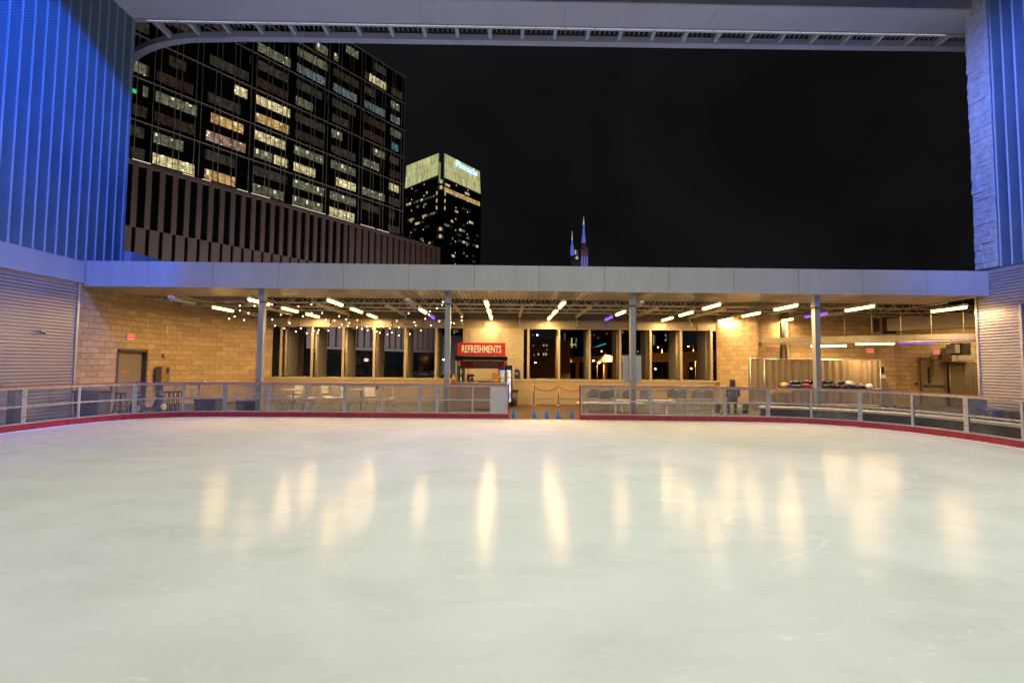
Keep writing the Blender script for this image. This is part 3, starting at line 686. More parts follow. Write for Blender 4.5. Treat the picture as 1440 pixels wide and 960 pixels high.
# conduit runs over the light rows
for k, x in enumerate(rows):
    t = thing('light_track', ORD[k]+' from left of the thin channels carrying the fluorescent fixtures', 'track', group='channels carrying the fluorescent fixtures')
    MB().box(x-0.02, x+0.02, 15.2, 20.95, 3.985, 4.02).build('channel', 'galv', t)
    hr = MB()
    for y in (17.6, 18.95, 20.15): hr.cyl((x, y, 4.02), (x, y, 4.6), 0.006, n=6)
    hr.build('hanger_rods', 'galv', t)
FIXW = 95
def fixture(state):
    t = thing('fluorescent_fixture', 'x', 'light fixture', group='ceiling fluorescent fixtures under the roof')
    MB().hexa([(-0.09, -0.63, 0.02), (0.09, -0.63, 0.02), (0.09, 0.63, 0.02), (-0.09, 0.63, 0.02), (-0.05, -0.63, 0.10), (0.05, -0.63, 0.10), (0.05, 0.63, 0.10), (-0.05, 0.63, 0.10)]).build('housing', 'truss', t)
    m_ = {'lit': 'tube_warm', 'off': 'tube_off_glow', 'purple': 'tube_purple'}[state]
    MB().cyl((0, -0.61, -0.01), (0, 0.61, -0.01), 0.05, n=12).build('lens', m_, t, smooth=True)
    if state == 'lit':
        l_ = bpy.data.lights.new('fixture_lamp', 'AREA'); l_.shape = 'RECTANGLE'; l_.size = 0.12; l_.size_y = 1.2; l_.energy = FIXW; l_.color = (1.0, 0.62, 0.26)
        o = bpy.data.objects.new('fixture_lamp', l_); COL.objects.link(o); o.parent = t; o.location = (0, 0, -0.068)
    return t
proto = {}
def put_fix(state, loc, rz, label):
    if state not in proto: o = proto[state] = fixture(state); o.location = loc; o.rotation_euler = (0, 0, rz)
    else: o = dup(proto[state], loc, rz)
    o['label'] = label; return o
ylines = (15.75, 18.0, 20.1)
state_map = {(-4, 0): 'off', (-4, 2): 'off', (-1, 0): 'off', (-1, 2): 'purple', (2, 0): 'off', (2, 2): 'purple', (5, 1): 'purple', (6, 1): 'skip', (6, 2): 'skip'}
sw = {'lit': 'lit', 'off': 'unlit', 'purple': 'purple glowing'}
rowname = {-4: 'row nearest the left block wall', -3: 'second row from the left', -2: 'third row from the left', -1: 'fourth row from left, left of the second post',
           0: 'row above the refreshments stand', 1: 'row just right of the closed shutter', 2: 'row left of the third post', 3: 'row right of the third post', 4: 'row left of the fourth post', 5: 'row right of the fourth post', 6: 'row at far right under the fascia'}
for k in range(-4, 7):
    for j, y in enumerate(ylines):
        s_ = state_map.get((k, j), 'lit')
        if s_ == 'skip': continue
        xx = -0.69+2.617*k + (0.55 if k == 6 else 0)
        put_fix(s_, (xx, y, 3.86), 0, '%s ceiling fixture, %s of the %s' % (sw[s_], ('front', 'middle', 'rear')[j], rowname[k]))
put_fix('lit', (20.5, 17.6, 3.86), 0, 'added unseen fixture beyond the right silver pier, front one')  # this and the next: unseen fixtures added to brighten the right rear
put_fix('lit', (21.6, 19.6, 3.86), 0, 'added unseen fixture beyond the right silver pier, rear one')
for (px, py, d, st_, lb) in ((1164.7, 485.8, 18.9, 'lit', 'low lit fixture under the duct, just right of the fourth post'), (1230, 482.5, 18.0, 'lit', 'low lit fixture under the duct, left of the tall pier'), (1291, 480.7, 19.3, 'purple', 'low purple glowing fixture near the right exit door')):
    p = at(px, py, d); o = put_fix(st_, p, math.radians(50), lb)

# string lights: cable and bulbs
def strand(pts_px, label):
    P = [at(px, py, d) for px, py, d in pts_px]
    t = thing('string_light', label, 'string lights', group='string lights under the roof')
    cb = MB()
    for a, b_ in zip(P[:-1], P[1:]):
        seg = []
        for i in range(7):
            u = i/6; q = a.lerp(b_, u); q.z += 0.06-0.25*u*(1-u)*min(1, (b_-a).length/2)*0.6; seg.append(q)
        cb.tube(seg, 0.006, 5)
    cb.build('cable', 'black', t)
    for i, q in enumerate(P):
        bb = MB().sphere((0, 0, 0), 0.018, 10, 6, sz=1.25).cyl((0, 0, 0.028), (0, 0, 0.07), 0.014, n=8, mi=1).build('bulb', ['bulb_orange' if (i % 9 == 4) else 'bulb_warm', 'black'], t, smooth=True); bb.location = q
def zz3(x, y): return (330+x/7.58, 400+y/7.58)
def zz4(x, y): return (500+x/7.58, 400+y/7.58)
S1 = [zz3(a, b_) for a, b_ in ((55, 225), (170, 180), (212, 228), (400, 212), (680, 232), (818, 212))]
S2 = [zz3(a, b_) for a, b_ in ((-60, 365), (0, 340), (55, 278), (147, 305), (492, 322), (727, 337), (820, 305), (933, 303), (1115, 337))]
S3 = [zz3(a, b_) for a, b_ in ((102, 378), (322, 368), (402, 373), (432, 440), (530, 467), (585, 412), (707, 467), (842, 492), (895, 485), (970, 375), (1063, 383), (1188, 372), (1222, 410), (1308, 380))]
S4 = [zz3(a, b_) for a, b_ in ((652, 502), (768, 517), (885, 515), (1000, 492), (1015, 425), (1117, 458), (1140, 423), (1205, 440), (1303, 460), (1355, 472), (1407, 450))]
S5 = [zz4(a, b_) for a, b_ in ((128, 487), (183, 472), (226, 500), (258, 515), (297, 450), (340, 532), (365, 467), (386, 512), (460, 543), (460, 458), (437, 388))]
S6 = [zz4(a, b_) for a, b_ in ((565, 307), (627, 402), (640, 435), (578, 527), (697, 490), (743, 365), (803, 435), (893, 390), (783, 322), (795, 285), (867, 253), (922, 217), (932, 186))]
S7 = [zz4(a, b_) for a, b_ in ((683, 238), (893, 392), (958, 420), (1020, 405), (1050, 412), (1130, 382), (1130, 345))]
for S_, d0, d1, lb in ((S1, 16.6, 17.0, 'frontmost sagging strand of bulbs left of the second post'), (S2, 17.4, 18.0, 'second strand of bulbs from the front, starting by the left block wall'), (S3, 18.6, 19.5, 'strand of bulbs crossing in front of the rear beam at left'),
                       (S4, 19.6, 20.2, 'lowest strand of bulbs in front of the leftmost openings'), (S5, 20.0, 20.3, 'low bunched strand of bulbs before the striped building view'), (S6, 19.8, 18.5, 'strand of bulbs rising to the purple fixture'), (S7, 19.4, 19.0, 'short strand of bulbs passing the second post to the shutter')):
    n = len(S_); strand([(p[0], p[1], d0+(d1-d0)*i/(n-1)) for i, p in enumerate(S_)], lb)

# ------------------------------------------------------------------ rear opening: beam, sill wall, fins, shutter
t = thing('rear_beam', 'deep cream steel beam above the rear openings', 'beam')
MB().box(-11.2, 9.9, 20.95, 21.15, 3.44, 3.80).box(-11.2, 9.9, 20.88, 21.2, 3.80, 3.83).box(-11.2, 9.9, 20.88, 21.2, 3.42, 3.44).build('beam_section', 'beam_cream', t)
sf = MB(); x = -10.9
while x < 9.7: sf.box(x-0.006, x+0.006, 20.89, 20.95, 3.442, 3.798); x += 1.41
sf.build('stiffener', 'fin_side', t)
t = thing('sill_wall', 'low cream panelled sill wall under the rear openings', 'wall')
xs = [-11.0+2.05*i for i in range(11)]
for a, b_ in zip(xs[:-1], xs[1:]): MB().box(a+0.006, min(b_, 9.75)-0.006, 20.68, 20.74, 0.26, 1.02).build('panel', 'sill', t)
MB().box(-11.0, 9.75, 20.745, 22.6, 0.0, 1.11).build('wall_core', 'sill', t)
MB().box(-11.0, 9.75, 20.66, 20.74, 1.026, 1.125).build('coping', 'sill', t, bevel=0.006)
MB().box(-11.0, 9.75, 20.64, 20.74, 0.0, 0.24).build('plinth', 'sill', t)
def fin():
    t = thing('louvre_fin', 'x', 'louvre fin', group='tall metal fins in the rear openings')
    MB().box(-0.05, 0.05, -0.02, 0.02, 1.13, 3.42).build('front_flange', 'fin_cream', t)
    MB().cyl((-0.02, 0.48, 1.13), (-0.02, 0.48, 3.42), 0.05, n=10).build('round_post', 'fin_cream', t, smooth=True)
    for z in (1.25, 2.3, 3.35): MB().box(-0.03, 0.0, 0.02, 0.44, z-0.015, z+0.015).build('rung', 'fin_cream', t)
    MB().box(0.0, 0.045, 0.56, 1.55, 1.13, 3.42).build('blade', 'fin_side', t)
    MB().box(-0.005, 0.05, 1.551, 1.585, 1.13, 3.42).build('edge_strip', 'fin_cream', t)
    return t
f0 = fin(); first = True; idx = 0
for k in range(-8, 7):
    x = 1.02+1.407*k
    o = f0 if first else dup(f0); first = False; o.location = (x, 20.84, 0)
    if k >= 0:   # to the right the blades reach forward to the flange
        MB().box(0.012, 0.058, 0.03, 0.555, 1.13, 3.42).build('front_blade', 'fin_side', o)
    o['label'] = 'tall cream metal fin in the rear opening, %s from the left' % ORD[idx]; idx += 1
t = thing('closed_shutter', 'closed cream ribbed shutter panel behind the refreshments stand', 'shutter')
sh = MB(); z = 1.14
while z < 3.40:
    sh.box(-1.97, 0.80, 20.76, 20.79, z, min(z+0.125, 3.41)); z += 0.135
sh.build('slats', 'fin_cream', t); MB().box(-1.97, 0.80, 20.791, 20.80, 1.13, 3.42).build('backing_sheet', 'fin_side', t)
ps = MB()
for px in (656, 661.5, 693, 702): x = at(px, 470, 20.7).x; ps.box(x-0.025, x+0.025, 20.71, 20.755, 1.13, 3.42)
ps.build('guide_rail', 'fin_cream', t)
t = thing('dark_screen_wall', 'dark brown block wall seen through the leftmost rear openings', 'wall')
w = MB(); w.wallstrip([(-15.5, 24.2), (-10.7, 24.2)], -1, 5.2); w.build('masonry_face', 'block_grey', t)
MB().box(-15.5, -10.7, 24.21, 24.5, -1, 5.2).build('wall_core', 'dark_building', t)

# ------------------------------------------------------------------ right rear zone
t = thing('block_wall', 'tan block wall return at the right end of the rear openings', 'wall')
w = MB(); w.wallstrip([(9.72, 20.9), (10.15, 19.0)], 0, 4.75); w.wallstrip([(10.15, 19.0), (10.62, 19.05)], 0, 4.75, u0=2.2); w.wallstrip([(10.62, 19.05), (10.62, 20.3)], 0, 4.75, u0=2.7); w.build('masonry_face', 'block', t)
t = thing('block_wall', 'tan block wall above and behind the long tan curtain', 'wall')
w = MB(); w.wallstrip([(10.62, 20.3), (16.75, 20.3)], 0, 4.75); w.wallstrip([(16.75, 20.3), (16.75, 20.0)], 0, 4.75, u0=6.2); w.wallstrip([(16.75, 20.0), (17.3, 20.0)], 0, 3.25, u0=6.5)
w.wallstrip([(17.3, 20.0), (17.3, 20.6)], 0, 3.25, u0=7.0); w.wallstrip([(17.3, 20.6), (18.45, 20.6)], 0, 3.25, u0=7.6); w.wallstrip([(18.45, 20.6), (18.45, 21.25)], 0, 3.25, u0=8.8); w.wallstrip([(18.45, 21.25), (24, 21.25)], 0, 4.75, u0=9.4)
w.build('masonry_face', 'block', t)
MB().box(16.7, 18.5, 20.02, 21.2, 3.25, 3.3).build('ledge', 'block_grey', t)
t = thing('block_wall', 'tan block wall closing the far right of the covered area', 'wall')
w = MB(); w.wallstrip([(23.9, 21.3), (23.9, 15.4)], 0, 4.75); w.wallstrip([(23.9, 15.5), (16.6, 15.5)], 0, 4.75); w.build('masonry_face', 'block', t)
# air duct and pipe crossing diagonally
t = thing('air_duct', 'long rectangular cream air duct crossing the right rear corner', 'duct')
a = Vector((11.05, 19.55, 2.905)); b_ = Vector((16.9, 15.6, 2.905))
MB().bar(a, b_, 0.35, 0.20).build('duct_body', 'duct', t)
d = (b_-a)
for i in range(1, 7):
    q = a+d*i/7; MB().bar(q-d.normalized()*0.02, q+d.normalized()*0.02, 0.38, 0.23).build('joint_flange', 'duct', t)
hr = MB()
for i in range(0, 8):
    q = a+d*(i+0.4)/8.2; hr.cyl(q+Vector((0, 0, 0.1)), q+Vector((0, 0, 1.7)), 0.008, n=6)
hr.build('hanger_rods', 'galv', t)['kind'] = 'stuff'
t = thing('sprinkler_pipe', 'thin cream pipe running below the air duct', 'pipe')
off = Vector((-0.25, -0.3, -0.17)); MB().cyl(a+off, b_+off+d.normalized()*0.1, 0.032, n=10).build('pipe_run', 'duct', t, smooth=True)
MB().cyl(a+off+Vector((-0.02, 0, 0)), a+off+d.normalized()*0.06, 0.06, n=10).build('flange', 'bolt', t)
t = thing('duct_bulkhead', 'large cream bulkhead above the duct at far right', 'bulkhead')
a2 = Vector((17.1, 20.1, 3.68)); b2 = Vector((18.6, 17.3, 3.68)); MB().bar(a2, b2, 0.4, 0.55).build('box_section', 'duct', t)
MB().bar(a2+Vector((-0.5, 0.5, 0)), a2-Vector((0.02, -0.02, 0)), 0.42, 0.56).build('end_grille', 'black', t)
b3 = Vector((20.5, 16.5, 3.72)); MB().bar(b2+Vector((0.02, 0, 0)), b3, 0.4, 0.6).build('second_section', 'duct', t)
t = thing('drain_pipe', 'vertical cream drain pipe on the block wall behind the curtain', 'pipe')
p = at(1107, 480, 20.2); MB().cyl((p.x, 20.2, 0), (p.x, 20.2, 4.7), 0.06, n=10).build('pipe_run', 'duct', t, smooth=True)
MB().box(p.x-0.25, p.x-0.12, 20.18, 20.29, 0, 4.7).build('dark_chase', 'frame_dark', t)
# curtains
def curtain(x0, x1, y, z1, label, m_, amp, name='curtain', seed=1):
    t = thing(name, label, 'curtain'); r = random.Random(seed); c = MB(); n = int((x1-x0)/0.035); ph = 0; k = len(c.v)
    for i in range(n+1):
        u = x0+(x1-x0)*i/n; ph += r.choice((0.3, 0.5, 0.8, 1.3))*r.uniform(0.7, 1.3); o_ = amp*math.sin(ph)*(0.5+0.5*math.sin(i*0.11+seed)**2)+amp*0.3*math.sin(i*0.05)
        c.v += [(u, y+o_*1.3, 0.02), (u+r.uniform(-0.006, 0.006), y+o_, z1*0.5), (u, y+o_*0.6, z1)]
    for i in range(n):
        for j in range(2): q = k+3*i+j; c.face((q, q+3, q+4, q+1))
    c.build('fabric', m_, t, smooth=True)
    MB().cyl((x0-0.05, y, z1+0.01), (x1+0.05, y, z1+0.01), 0.02, n=8).build('top_rail', 'alu', t, smooth=True)
    for x in (x0-0.05, x1+0.06): MB().cyl((x, y, 0), (x, y, z1+0.03), 0.02, n=8).build('upright', 'alu', t, smooth=True)
    return t
curtain(10.75, 15.5, 18.75, 2.08, 'long pleated tan curtain behind the heap of helmets', 'curtain', 0.05)
curtain(10.15, 10.62, 18.7, 2.10, 'narrow grey brown curtain strip at the block wall corner', 'curtain', 0.04, seed=4)
curtain(20.75, 22.6, 21.0, 2.05, 'plain brown curtain right of the exit door', 'tarp', 0.03, seed=9)
# right exit door
t = thing('exit_door', 'tan exit door with narrow window and push bar at right rear', 'door', (20.1, 21.2, 0))
fr = MB(); fr.box(-0.60, -0.53, -0.05, 0.05, 0, 2.2); fr.box(0.53, 0.60, -0.05, 0.05, 0, 2.2); fr.box(-0.60, 0.60, -0.052, 0.05, 2.13, 2.205); fr.build('frame', 'door_tan', t, bevel=0.004)
MB().box(-0.525, 0.525, -0.02, 0.03, 0.01, 2.125).build('leaf', 'door_tan', t)
MB().box(-0.27, -0.17, -0.024, -0.021, 1.05, 1.82).build('vision_glass', 'black_gloss', t)
MB().box(-0.48, 0.48, -0.075, -0.022, 0.93, 1.0).box(0.34, 0.48, -0.10, -0.076, 0.92, 1.01).build('push_bar', 'bolt', t, bevel=0.006)
MB().box(0.0, 0.40, -0.07, -0.022, 2.03, 2.10).build('door_closer', 'alu', t)
p = at(1311, 495.5, 21.1); exit_sign((p.x, 20.9, p.z), 0, 'lit red exit sign above the tan exit door at right')
p = at(1224, 493, 20.2); exit_sign((p.x, 20.2, p.z), 0, 'lit red exit sign on the block wall above the curtain end')
p = at(1260, 512, 20.5); t = thing('fire_alarm', 'small red fire alarm on the wall left of the exit door', 'alarm', (p.x, 20.55, p.z))
MB().box(-0.06, 0.06, 0, 0.05, -0.09, 0.09).cyl((0, -0.03, 0.02), (0, 0, 0.02), 0.02, 0.03, 10, 1).build('body', ['helmet_red', 'white_plastic'], t, bevel=0.005)
p = at(1290, 539, 21.2); t = thing('pull_station', 'tiny red pull station low beside the exit door', 'alarm', (p.x, 21.2, p.z))
MB().box(-0.05, 0.05, 0, 0.04, -0.07, 0.07).build('body', 'helmet_red', t, bevel=0.004)
p = at(1341, 491, 20.0); t = thing('unit_heater', 'black hanging unit heater with pale side near the ceiling at right', 'heater', (p.x, 19.8, p.z))
MB().box(-0.10, 0.32, -0.25, 0.25, -0.26, 0.26).build('casing', 'black', t, bevel=0.01)
MB().box(-0.34, -0.102, -0.2, 0.2, -0.18, 0.20).build('pale_side', 'sign_grey', t, bevel=0.01)
gl = MB()
for i in range(6): gl.box(-0.08, 0.30, -0.262, -0.252, -0.22+i*0.08, -0.19+i*0.08)
gl.build('grille', 'bolt', t); MB().cyl((0.1, 0, 0.26), (0.1, 0, 1.4), 0.012, n=6).build('hanger_rod', 'galv', t)
p = at(1374, 498, 20.0); t = thing('wall_vent_unit', 'cream cased unit with grey panel high at far right', 'vent unit', (p.x, 20.6, p.z))
MB().box(-0.55, 0.5, 0, 0.5, -0.32, 0.32).build('casing', 'duct', t, bevel=0.01); MB().box(-0.32, 0.48, -0.02, -0.001, -0.27, 0.12).build('grey_panel', 'steel_paint', t)
p = at(1247, 540, 19.6)
t = thing('leaning_sled', 'dark upright cart with white label leaning by the block wall pier', 'cart', (p.x, 19.7, 0))
MB().hexa([(-0.16, -0.2, 0.02), (0.3, -0.2, 0.02), (0.3, 0, 0.02), (-0.10, 0, 0.02), (-0.18, 0.05, 1.55), (0.02, 0.05, 1.55), (0.02, 0.15, 1.55), (-0.18, 0.15, 1.55)]).build('body', 'grey_plastic', t, bevel=0.02)
MB().box(-0.17, 0.0, 0.0, 0.18, 1.55, 1.80).build('top_block', 'black', t, bevel=0.01); MB().box(-0.14, 0.0, -0.06, -0.02, 1.32, 1.48).build('white_label', 'white_plastic', t)
MB().cyl((-0.12, -0.22, 0.08), (-0.12, -0.17, 0.08), 0.07, n=12).cyl((0.24, -0.22, 0.08), (0.24, -0.17, 0.08), 0.07, n=12).build('wheel', 'black', t)
# helmet rack and helmets
t = thing('helmet_rack', 'low shelf rack carrying the helmets behind the right boards', 'rack', (11.0, 15.9, 0))
MB().box(-1.95, 2.0, -0.35, 0.35, 1.00, 1.04).build('top_shelf', 'grey_plastic', t); MB().box(-1.95, 2.0, -0.35, 0.35, 0.45, 0.48).build('lower_shelf', 'grey_plastic', t)
for x in (-1.9, 0, 1.95):
    for y in (-0.32, 0.32): MB().box(x-0.02, x+0.02, y-0.02, y+0.02, 0, 1.0).build('leg', 'alu', t)
def helmet(m_):
    t = thing('skate_helmet', 'x', 'helmet', group='helmets heaped on the rack')
    sh = MB(); prof = [(0.118, 0.0), (0.126, 0.04), (0.120, 0.09), (0.098, 0.135), (0.06, 0.165), (0.02, 0.176), (0.0005, 0.178)]
    sh.lathe((0, 0, 0), prof, 14); sh.v = [(x*0.88, y*1.05, z*0.88) for x, y, z in sh.v]
    sh.build('shell', m_, t, smooth=True)
    v = MB()
    for a in (-0.5, 0, 0.5): v.sphere((0.09*math.sin(a), -0.105*math.cos(a), 0.075), 0.024, 8, 5, sy=0.5)
    v.build('vent', 'white_plastic' if m_ == 'black_gloss' else 'black', t)
    return t
hp = {}
rh = random.Random(11)
LAB = {'black_gloss': 'glossy black helmet among the dark heap on the rack', 'helmet_red': 'dark red helmet among the black ones on the rack', 'helmet_blue': 'dark blue helmet left of the fourth post on the rack'}
def put_helm(m_, loc, rz, label=None):
    if m_ not in hp: o = hp[m_] = helmet(m_); o.location = loc; o.rotation_euler = (rh.uniform(-.4, .4), rh.uniform(-.3, .3), rz)
    else: o = dup(hp[m_], loc, rz); o.rotation_euler = (rh.uniform(-.4, .4), rh.uniform(-.3, .3), rz)
    o['label'] = label or LAB[m_]
for row, (n, z, x0) in enumerate(((14, 1.045, -1.2), (14, 1.06, -1.25), (10, 1.18, -0.95))):
    for i in range(n):
        x = 11.0+x0+i*0.215+rh.uniform(-.03, .03); y = 15.9+(-0.18, 0.12, -0.02)[row]
        if row == 2 and i > 6 and rh.random() < 0.5: continue
        m_ = 'black_gloss'
        if row == 2 and i == 4: m_ = 'helmet_red'
        if row == 0 and i in (0, 4): m_ = 'helmet_blue'
        if row == 0 and i == 3: m_ = 'helmet_red'
        lb = None
        if m_ == 'helmet_red': lb = 'dark red helmet on top of the heap beside the fourth post' if row == 2 else 'dark red helmet in the front row left of the fourth post'
        if m_ == 'helmet_blue': lb = 'blue helmet at the left end of the front row' if i == 0 else 'blue helmet directly left of the fourth post'
        put_helm(m_, (x, y, z+rh.uniform(-.02, .02)), rh.uniform(-.8, .8), lb)
p = at(1193, 541, 15.75); put_helm('white_plastic', (p.x, 15.72, 1.17), 0.3, 'large white helmet on top of the black helmets')
p = at(1221, 543, 15.7); put_helm('white_plastic', (p.x, 15.68, 1.07), -0.5, 'white helmet at the right end of the helmet row')
p = at(1103, 542, 15.8); put_helm('yellow', (p.x, 15.8, 1.08), 0, 'single yellow helmet left of the dark helmets')
t = thing('yellow_bumper', 'yellow padded roll behind the glass left of the helmets', 'pad', (at(1096, 550, 15.6).x, 15.5, 0.93))
MB().cyl((-0.33, 0, 0), (0.0, 0, 0), 0.085, n=14).cyl((0.01, 0, 0), (0.34, 0, 0), 0.085, n=14).build('foam_roll', 'yellow', t, smooth=False, bevel=0.02)

# ------------------------------------------------------------------ refreshments stand
K = at(677, 500, 17.9); KX = K.x
t = thing('refreshment_stand', 'refreshments stand with red sign, black roof edge and counter', 'stand', (KX, 17.9, 0))
hw = 0.99
MB().box(-0.94, 0.94, -0.03, 0.03, 2.10, 2.62).build('sign_board', 'red_sign', t, bevel=0.006)
text('lettering', 'REFRESHMENTS', 0.40, 'cream_letter', t, (0, -0.045, 2.355), (PI/2, 0, 0), 0.56, 0.007, 0.006)
MB().box(-1.02, 1.02, -0.17, 1.1, 1.94, 2.085).build('roof', 'matt_black', t)
MB().box(-0.92, 0.92, 0.95, 0.99, 1.60, 1.92).build('rear_sign_board', 'red_sign_dark', t)
text('rear_lettering', 'REFRESHMENTS', 0.25, 'grey_letter', t, (0.13, 0.94, 1.76), (PI/2, 0, 0), 0.60, 0.008, 0.004)
for x in (-0.97, 0.97):
    for y in (-0.08, 1.0): MB().box(x-0.03, x+0.03, y-0.03, y+0.03, 0, 1.935).build('upright', 'fin_cream' if x < 0 else 'black', t)
MB().box(-1.02, 1.02, -0.2, 0.5, 1.02, 1.07).build('counter_top', 'steel_paint', t, bevel=0.006)
MB().box(-0.98, 0.98, -0.14, 0.4, 0.05, 1.018).build('counter_front', 'wood_brown', t)
# things on the counter
t = thing('snack_rack', 'orange filled wire snack rack on the stand counter', 'rack', (KX+0.62, 18.05, 1.075))
MB().box(-0.16, 0.16, -0.1, 0.1, 0, 0.02).box(-0.16, 0.16, -0.1, 0.1, 0.14, 0.155).box(-0.16, 0.16, -0.1, 0.1, 0.28, 0.295).box(-0.17, -0.155, -0.1, 0.1, 0, 0.40).box(0.155, 0.17, -0.1, 0.1, 0, 0.40).build('shelves', 'black', t)
sn = MB(); rr = random.Random(5)
for z in (0.022, 0.157, 0.297):
    for i in range(6): sn.box(-0.14+i*0.048, -0.10+i*0.048, -0.09, 0.05, z, z+rr.uniform(0.07, 0.11), rr.choice((0, 0, 1)))
sn.build('snack_bags', ['orange', 'yellow'], t)
t = thing('coffee_machine', 'small black coffee machine on the stand counter', 'machine', (KX-0.42, 18.15, 1.075))
MB().box(-0.15, 0.12, -0.12, 0.12, 0, 0.06).box(-0.15, -0.05, -0.12, 0.12, 0.06, 0.26).box(-0.15, 0.12, -0.12, 0.12, 0.20, 0.30).build('body', 'black', t, bevel=0.008); MB().lathe((0.04, 0, 0.065), [(0.05, 0), (0.06, 0.05), (0.045, 0.11)], 12).build('jug', 'black_gloss', t)
t = thing('payment_tray', 'flat dark tray on the middle of the stand counter', 'tray', (KX+0.12, 18.05, 1.075))
MB().box(-0.25, 0.25, -0.12, 0.12, 0, 0.015).box(-0.25, 0.25, -0.12, -0.105, 0.015, 0.04).box(-0.25, 0.25, 0.105, 0.12, 0.015, 0.04).build('tray_body', 'bolt', t)
t = thing('bottle_display', 'tall narrow drinks display at the left end of the stand', 'display', (KX-0.80, 17.98, 1.075))
MB().box(-0.14, 0.14, -0.1, 0.1, 0, 0.03).box(-0.14, 0.14, 0.08, 0.1, 0.03, 0.62).box(-0.14, 0.14, -0.1, 0.1, 0.60, 0.63).box(-0.14, 0.14, -0.1, 0.08, 0.31, 0.32).build('cabinet', 'black', t)
bt = MB()
for z in (0.03, 0.32):
    for i in range(3): bt.lathe((-0.085+i*0.085, -0.03, z), [(0.03, 0), (0.03, 0.14), (0.012, 0.19), (0.012, 0.24)], 10, i % 2)
bt.build('bottles', ['bottle_green', 'white_plastic'], t)
p = at(637, 537, 17.6); t = thing('condiment_bottle', 'yellow and red condiment bottle left of the stand', 'bottle', (p.x, 17.7, 1.075))
MB().lathe((0, 0, 0), [(0.05, 0), (0.05, 0.12), (0.05, 0.20), (0.015, 0.27), (0.008, 0.32)], 12).build('bottle_body', 'yellow', t, smooth=True); MB().lathe((0, 0, -0.001), [(0.053, 0), (0.053, 0.08)], 12).build('red_label', 'red_sign', t)
t = thing('side_counter', 'narrow side counter left of the refreshments stand', 'counter', (p.x-0.02, 17.75, 0))
MB().box(-0.22, 0.16, -0.2, 0.3, 1.03, 1.07).box(-0.20, 0.14, -0.15, 0.28, 0.0, 1.028).build('counter_body', 'wood_brown', t)
# drinks fridge
p = at(710.5, 540, 19.0)
t = thing('drinks_fridge', 'tall lit drinks fridge with blue header beside the stand', 'fridge', (p.x, 19.1, 0))
MB().box(-0.29, 0.29, 0.0, 0.55, 0.05, 1.74).build('cabinet', 'black', t, bevel=0.01)
MB().box(-0.27, 0.27, -0.02, -0.002, 1.56, 1.73).build('blue_header', 'helmet_blue', t)
MB().box(-0.26, 0.26, -0.008, -0.002, 0.22, 1.54).build('lit_contents', 'fridge_light', t)
fr = MB(); fr.box(-0.28, -0.24, -0.03, -0.009, 0.2, 1.55); fr.box(0.24, 0.28, -0.03, -0.009, 0.2, 1.55); fr.box(-0.01, 0.01, -0.02, -0.009, 0.2, 1.55)
for z in (0.5, 0.85, 1.2): fr.box(-0.24, 0.24, -0.02, -0.009, z, z+0.015)
fr.build('door_frame', 'black', t)
MB().box(-0.05, 0.12, -0.05, -0.031, 1.05, 1.45).build('pinned_menu', 'wood_slat', t)
p = at(726.5, 520, 20.8); t = thing('blue_parcel_bin', 'dark blue round topped bin standing on the rear sill', 'bin', (p.x, 21.1-0.42, 1.127))
b0 = MB(); prof = [(-0.15, 0), (0.15, 0), (0.15, 0.33)]+[(0.15*math.cos(a), 0.33+0.12*math.sin(a)) for a in [PI*i/8 for i in range(1, 8)]]+[(-0.15, 0.33)]
k = 0
for y in (0.0, 0.07): b0.v += [(x, y, z) for x, z in prof]
n = len(prof); b0.face(tuple(range(n))); b0.face(tuple(reversed(range(n, 2*n))))
for i in range(n): b0.face((i, n+i, n+(i+1) % n, (i+1) % n))
b0.build('bin_body', 'blue_bin', t); MB().box(-0.06, 0.06, -0.006, -0.001, 0.22, 0.27).build('slot', 'sign_grey', t)
p = at(721, 558, 19.8)
t = thing('trash_bin', 'grey tapered trash bin beside the gate below the fridge', 'bin', (p.x, 19.7, 0))
MB().lathe((0, 0, 0.0), [(0.19, 0), (0.23, 0.62)], 20).build('bin_body', 'bin_grey', t, smooth=True); MB().lathe((0, 0, 0.621), [(0.25, 0), (0.255, 0.05), (0.24, 0.08)], 20).build('rim', 'black', t)
t = thing('menu_panel', 'cream panel with curved top standing behind the fridge', 'panel', (at(717, 505, 20.0).x, 20.2, 0))
MB().box(-0.2, 0.22, 0, 0.05, 0, 2.1).build('panel_board', 'fin_cream', t, bevel=0.02)
# cones, stanchions
co = None
CL = ['leftmost blue cone in the gate beside the left barrier', 'second blue cone from the left, in front of the stanchion', 'middle one of the five blue cones', 'fourth blue cone from the left in the gate', 'rightmost blue cone beside the right barrier']
for i, px in enumerate((722.6, 751.5, 769, 785.3, 805)):
    x = at(px, 586, 15.08).x
    if co is None:
        co = thing('blue_cone', '', 'cone', group='blue cones across the gate')
        MB().lathe((0, 0, 0.012), [(0.085, 0), (0.078, 0.02), (0.035, 0.26), (0.028, 0.275), (0.02, 0.275)], 16).build('cone_body', 'blue_cone', co, smooth=True); MB().box(-0.10, 0.10, -0.10, 0.10, 0.0, 0.012).build('base', 'blue_cone', co, bevel=0.004)
        o = co
    else: o = dup(co)
    o.location = (x, 15.12+0.02*(i % 2), 0.0); o.rotation_euler = (0, 0, i*0.3); o['label'] = CL[i]
sx = []
SL = ['left stanchion in the gate view', 'stanchion right of centre in the gate view', 'stanchion just behind the right gate edge', 'stanchion hidden behind grey chairs near the third post', 'stanchion behind the chairs right of the third post', 'stanchion at right near the seated person']
so = None
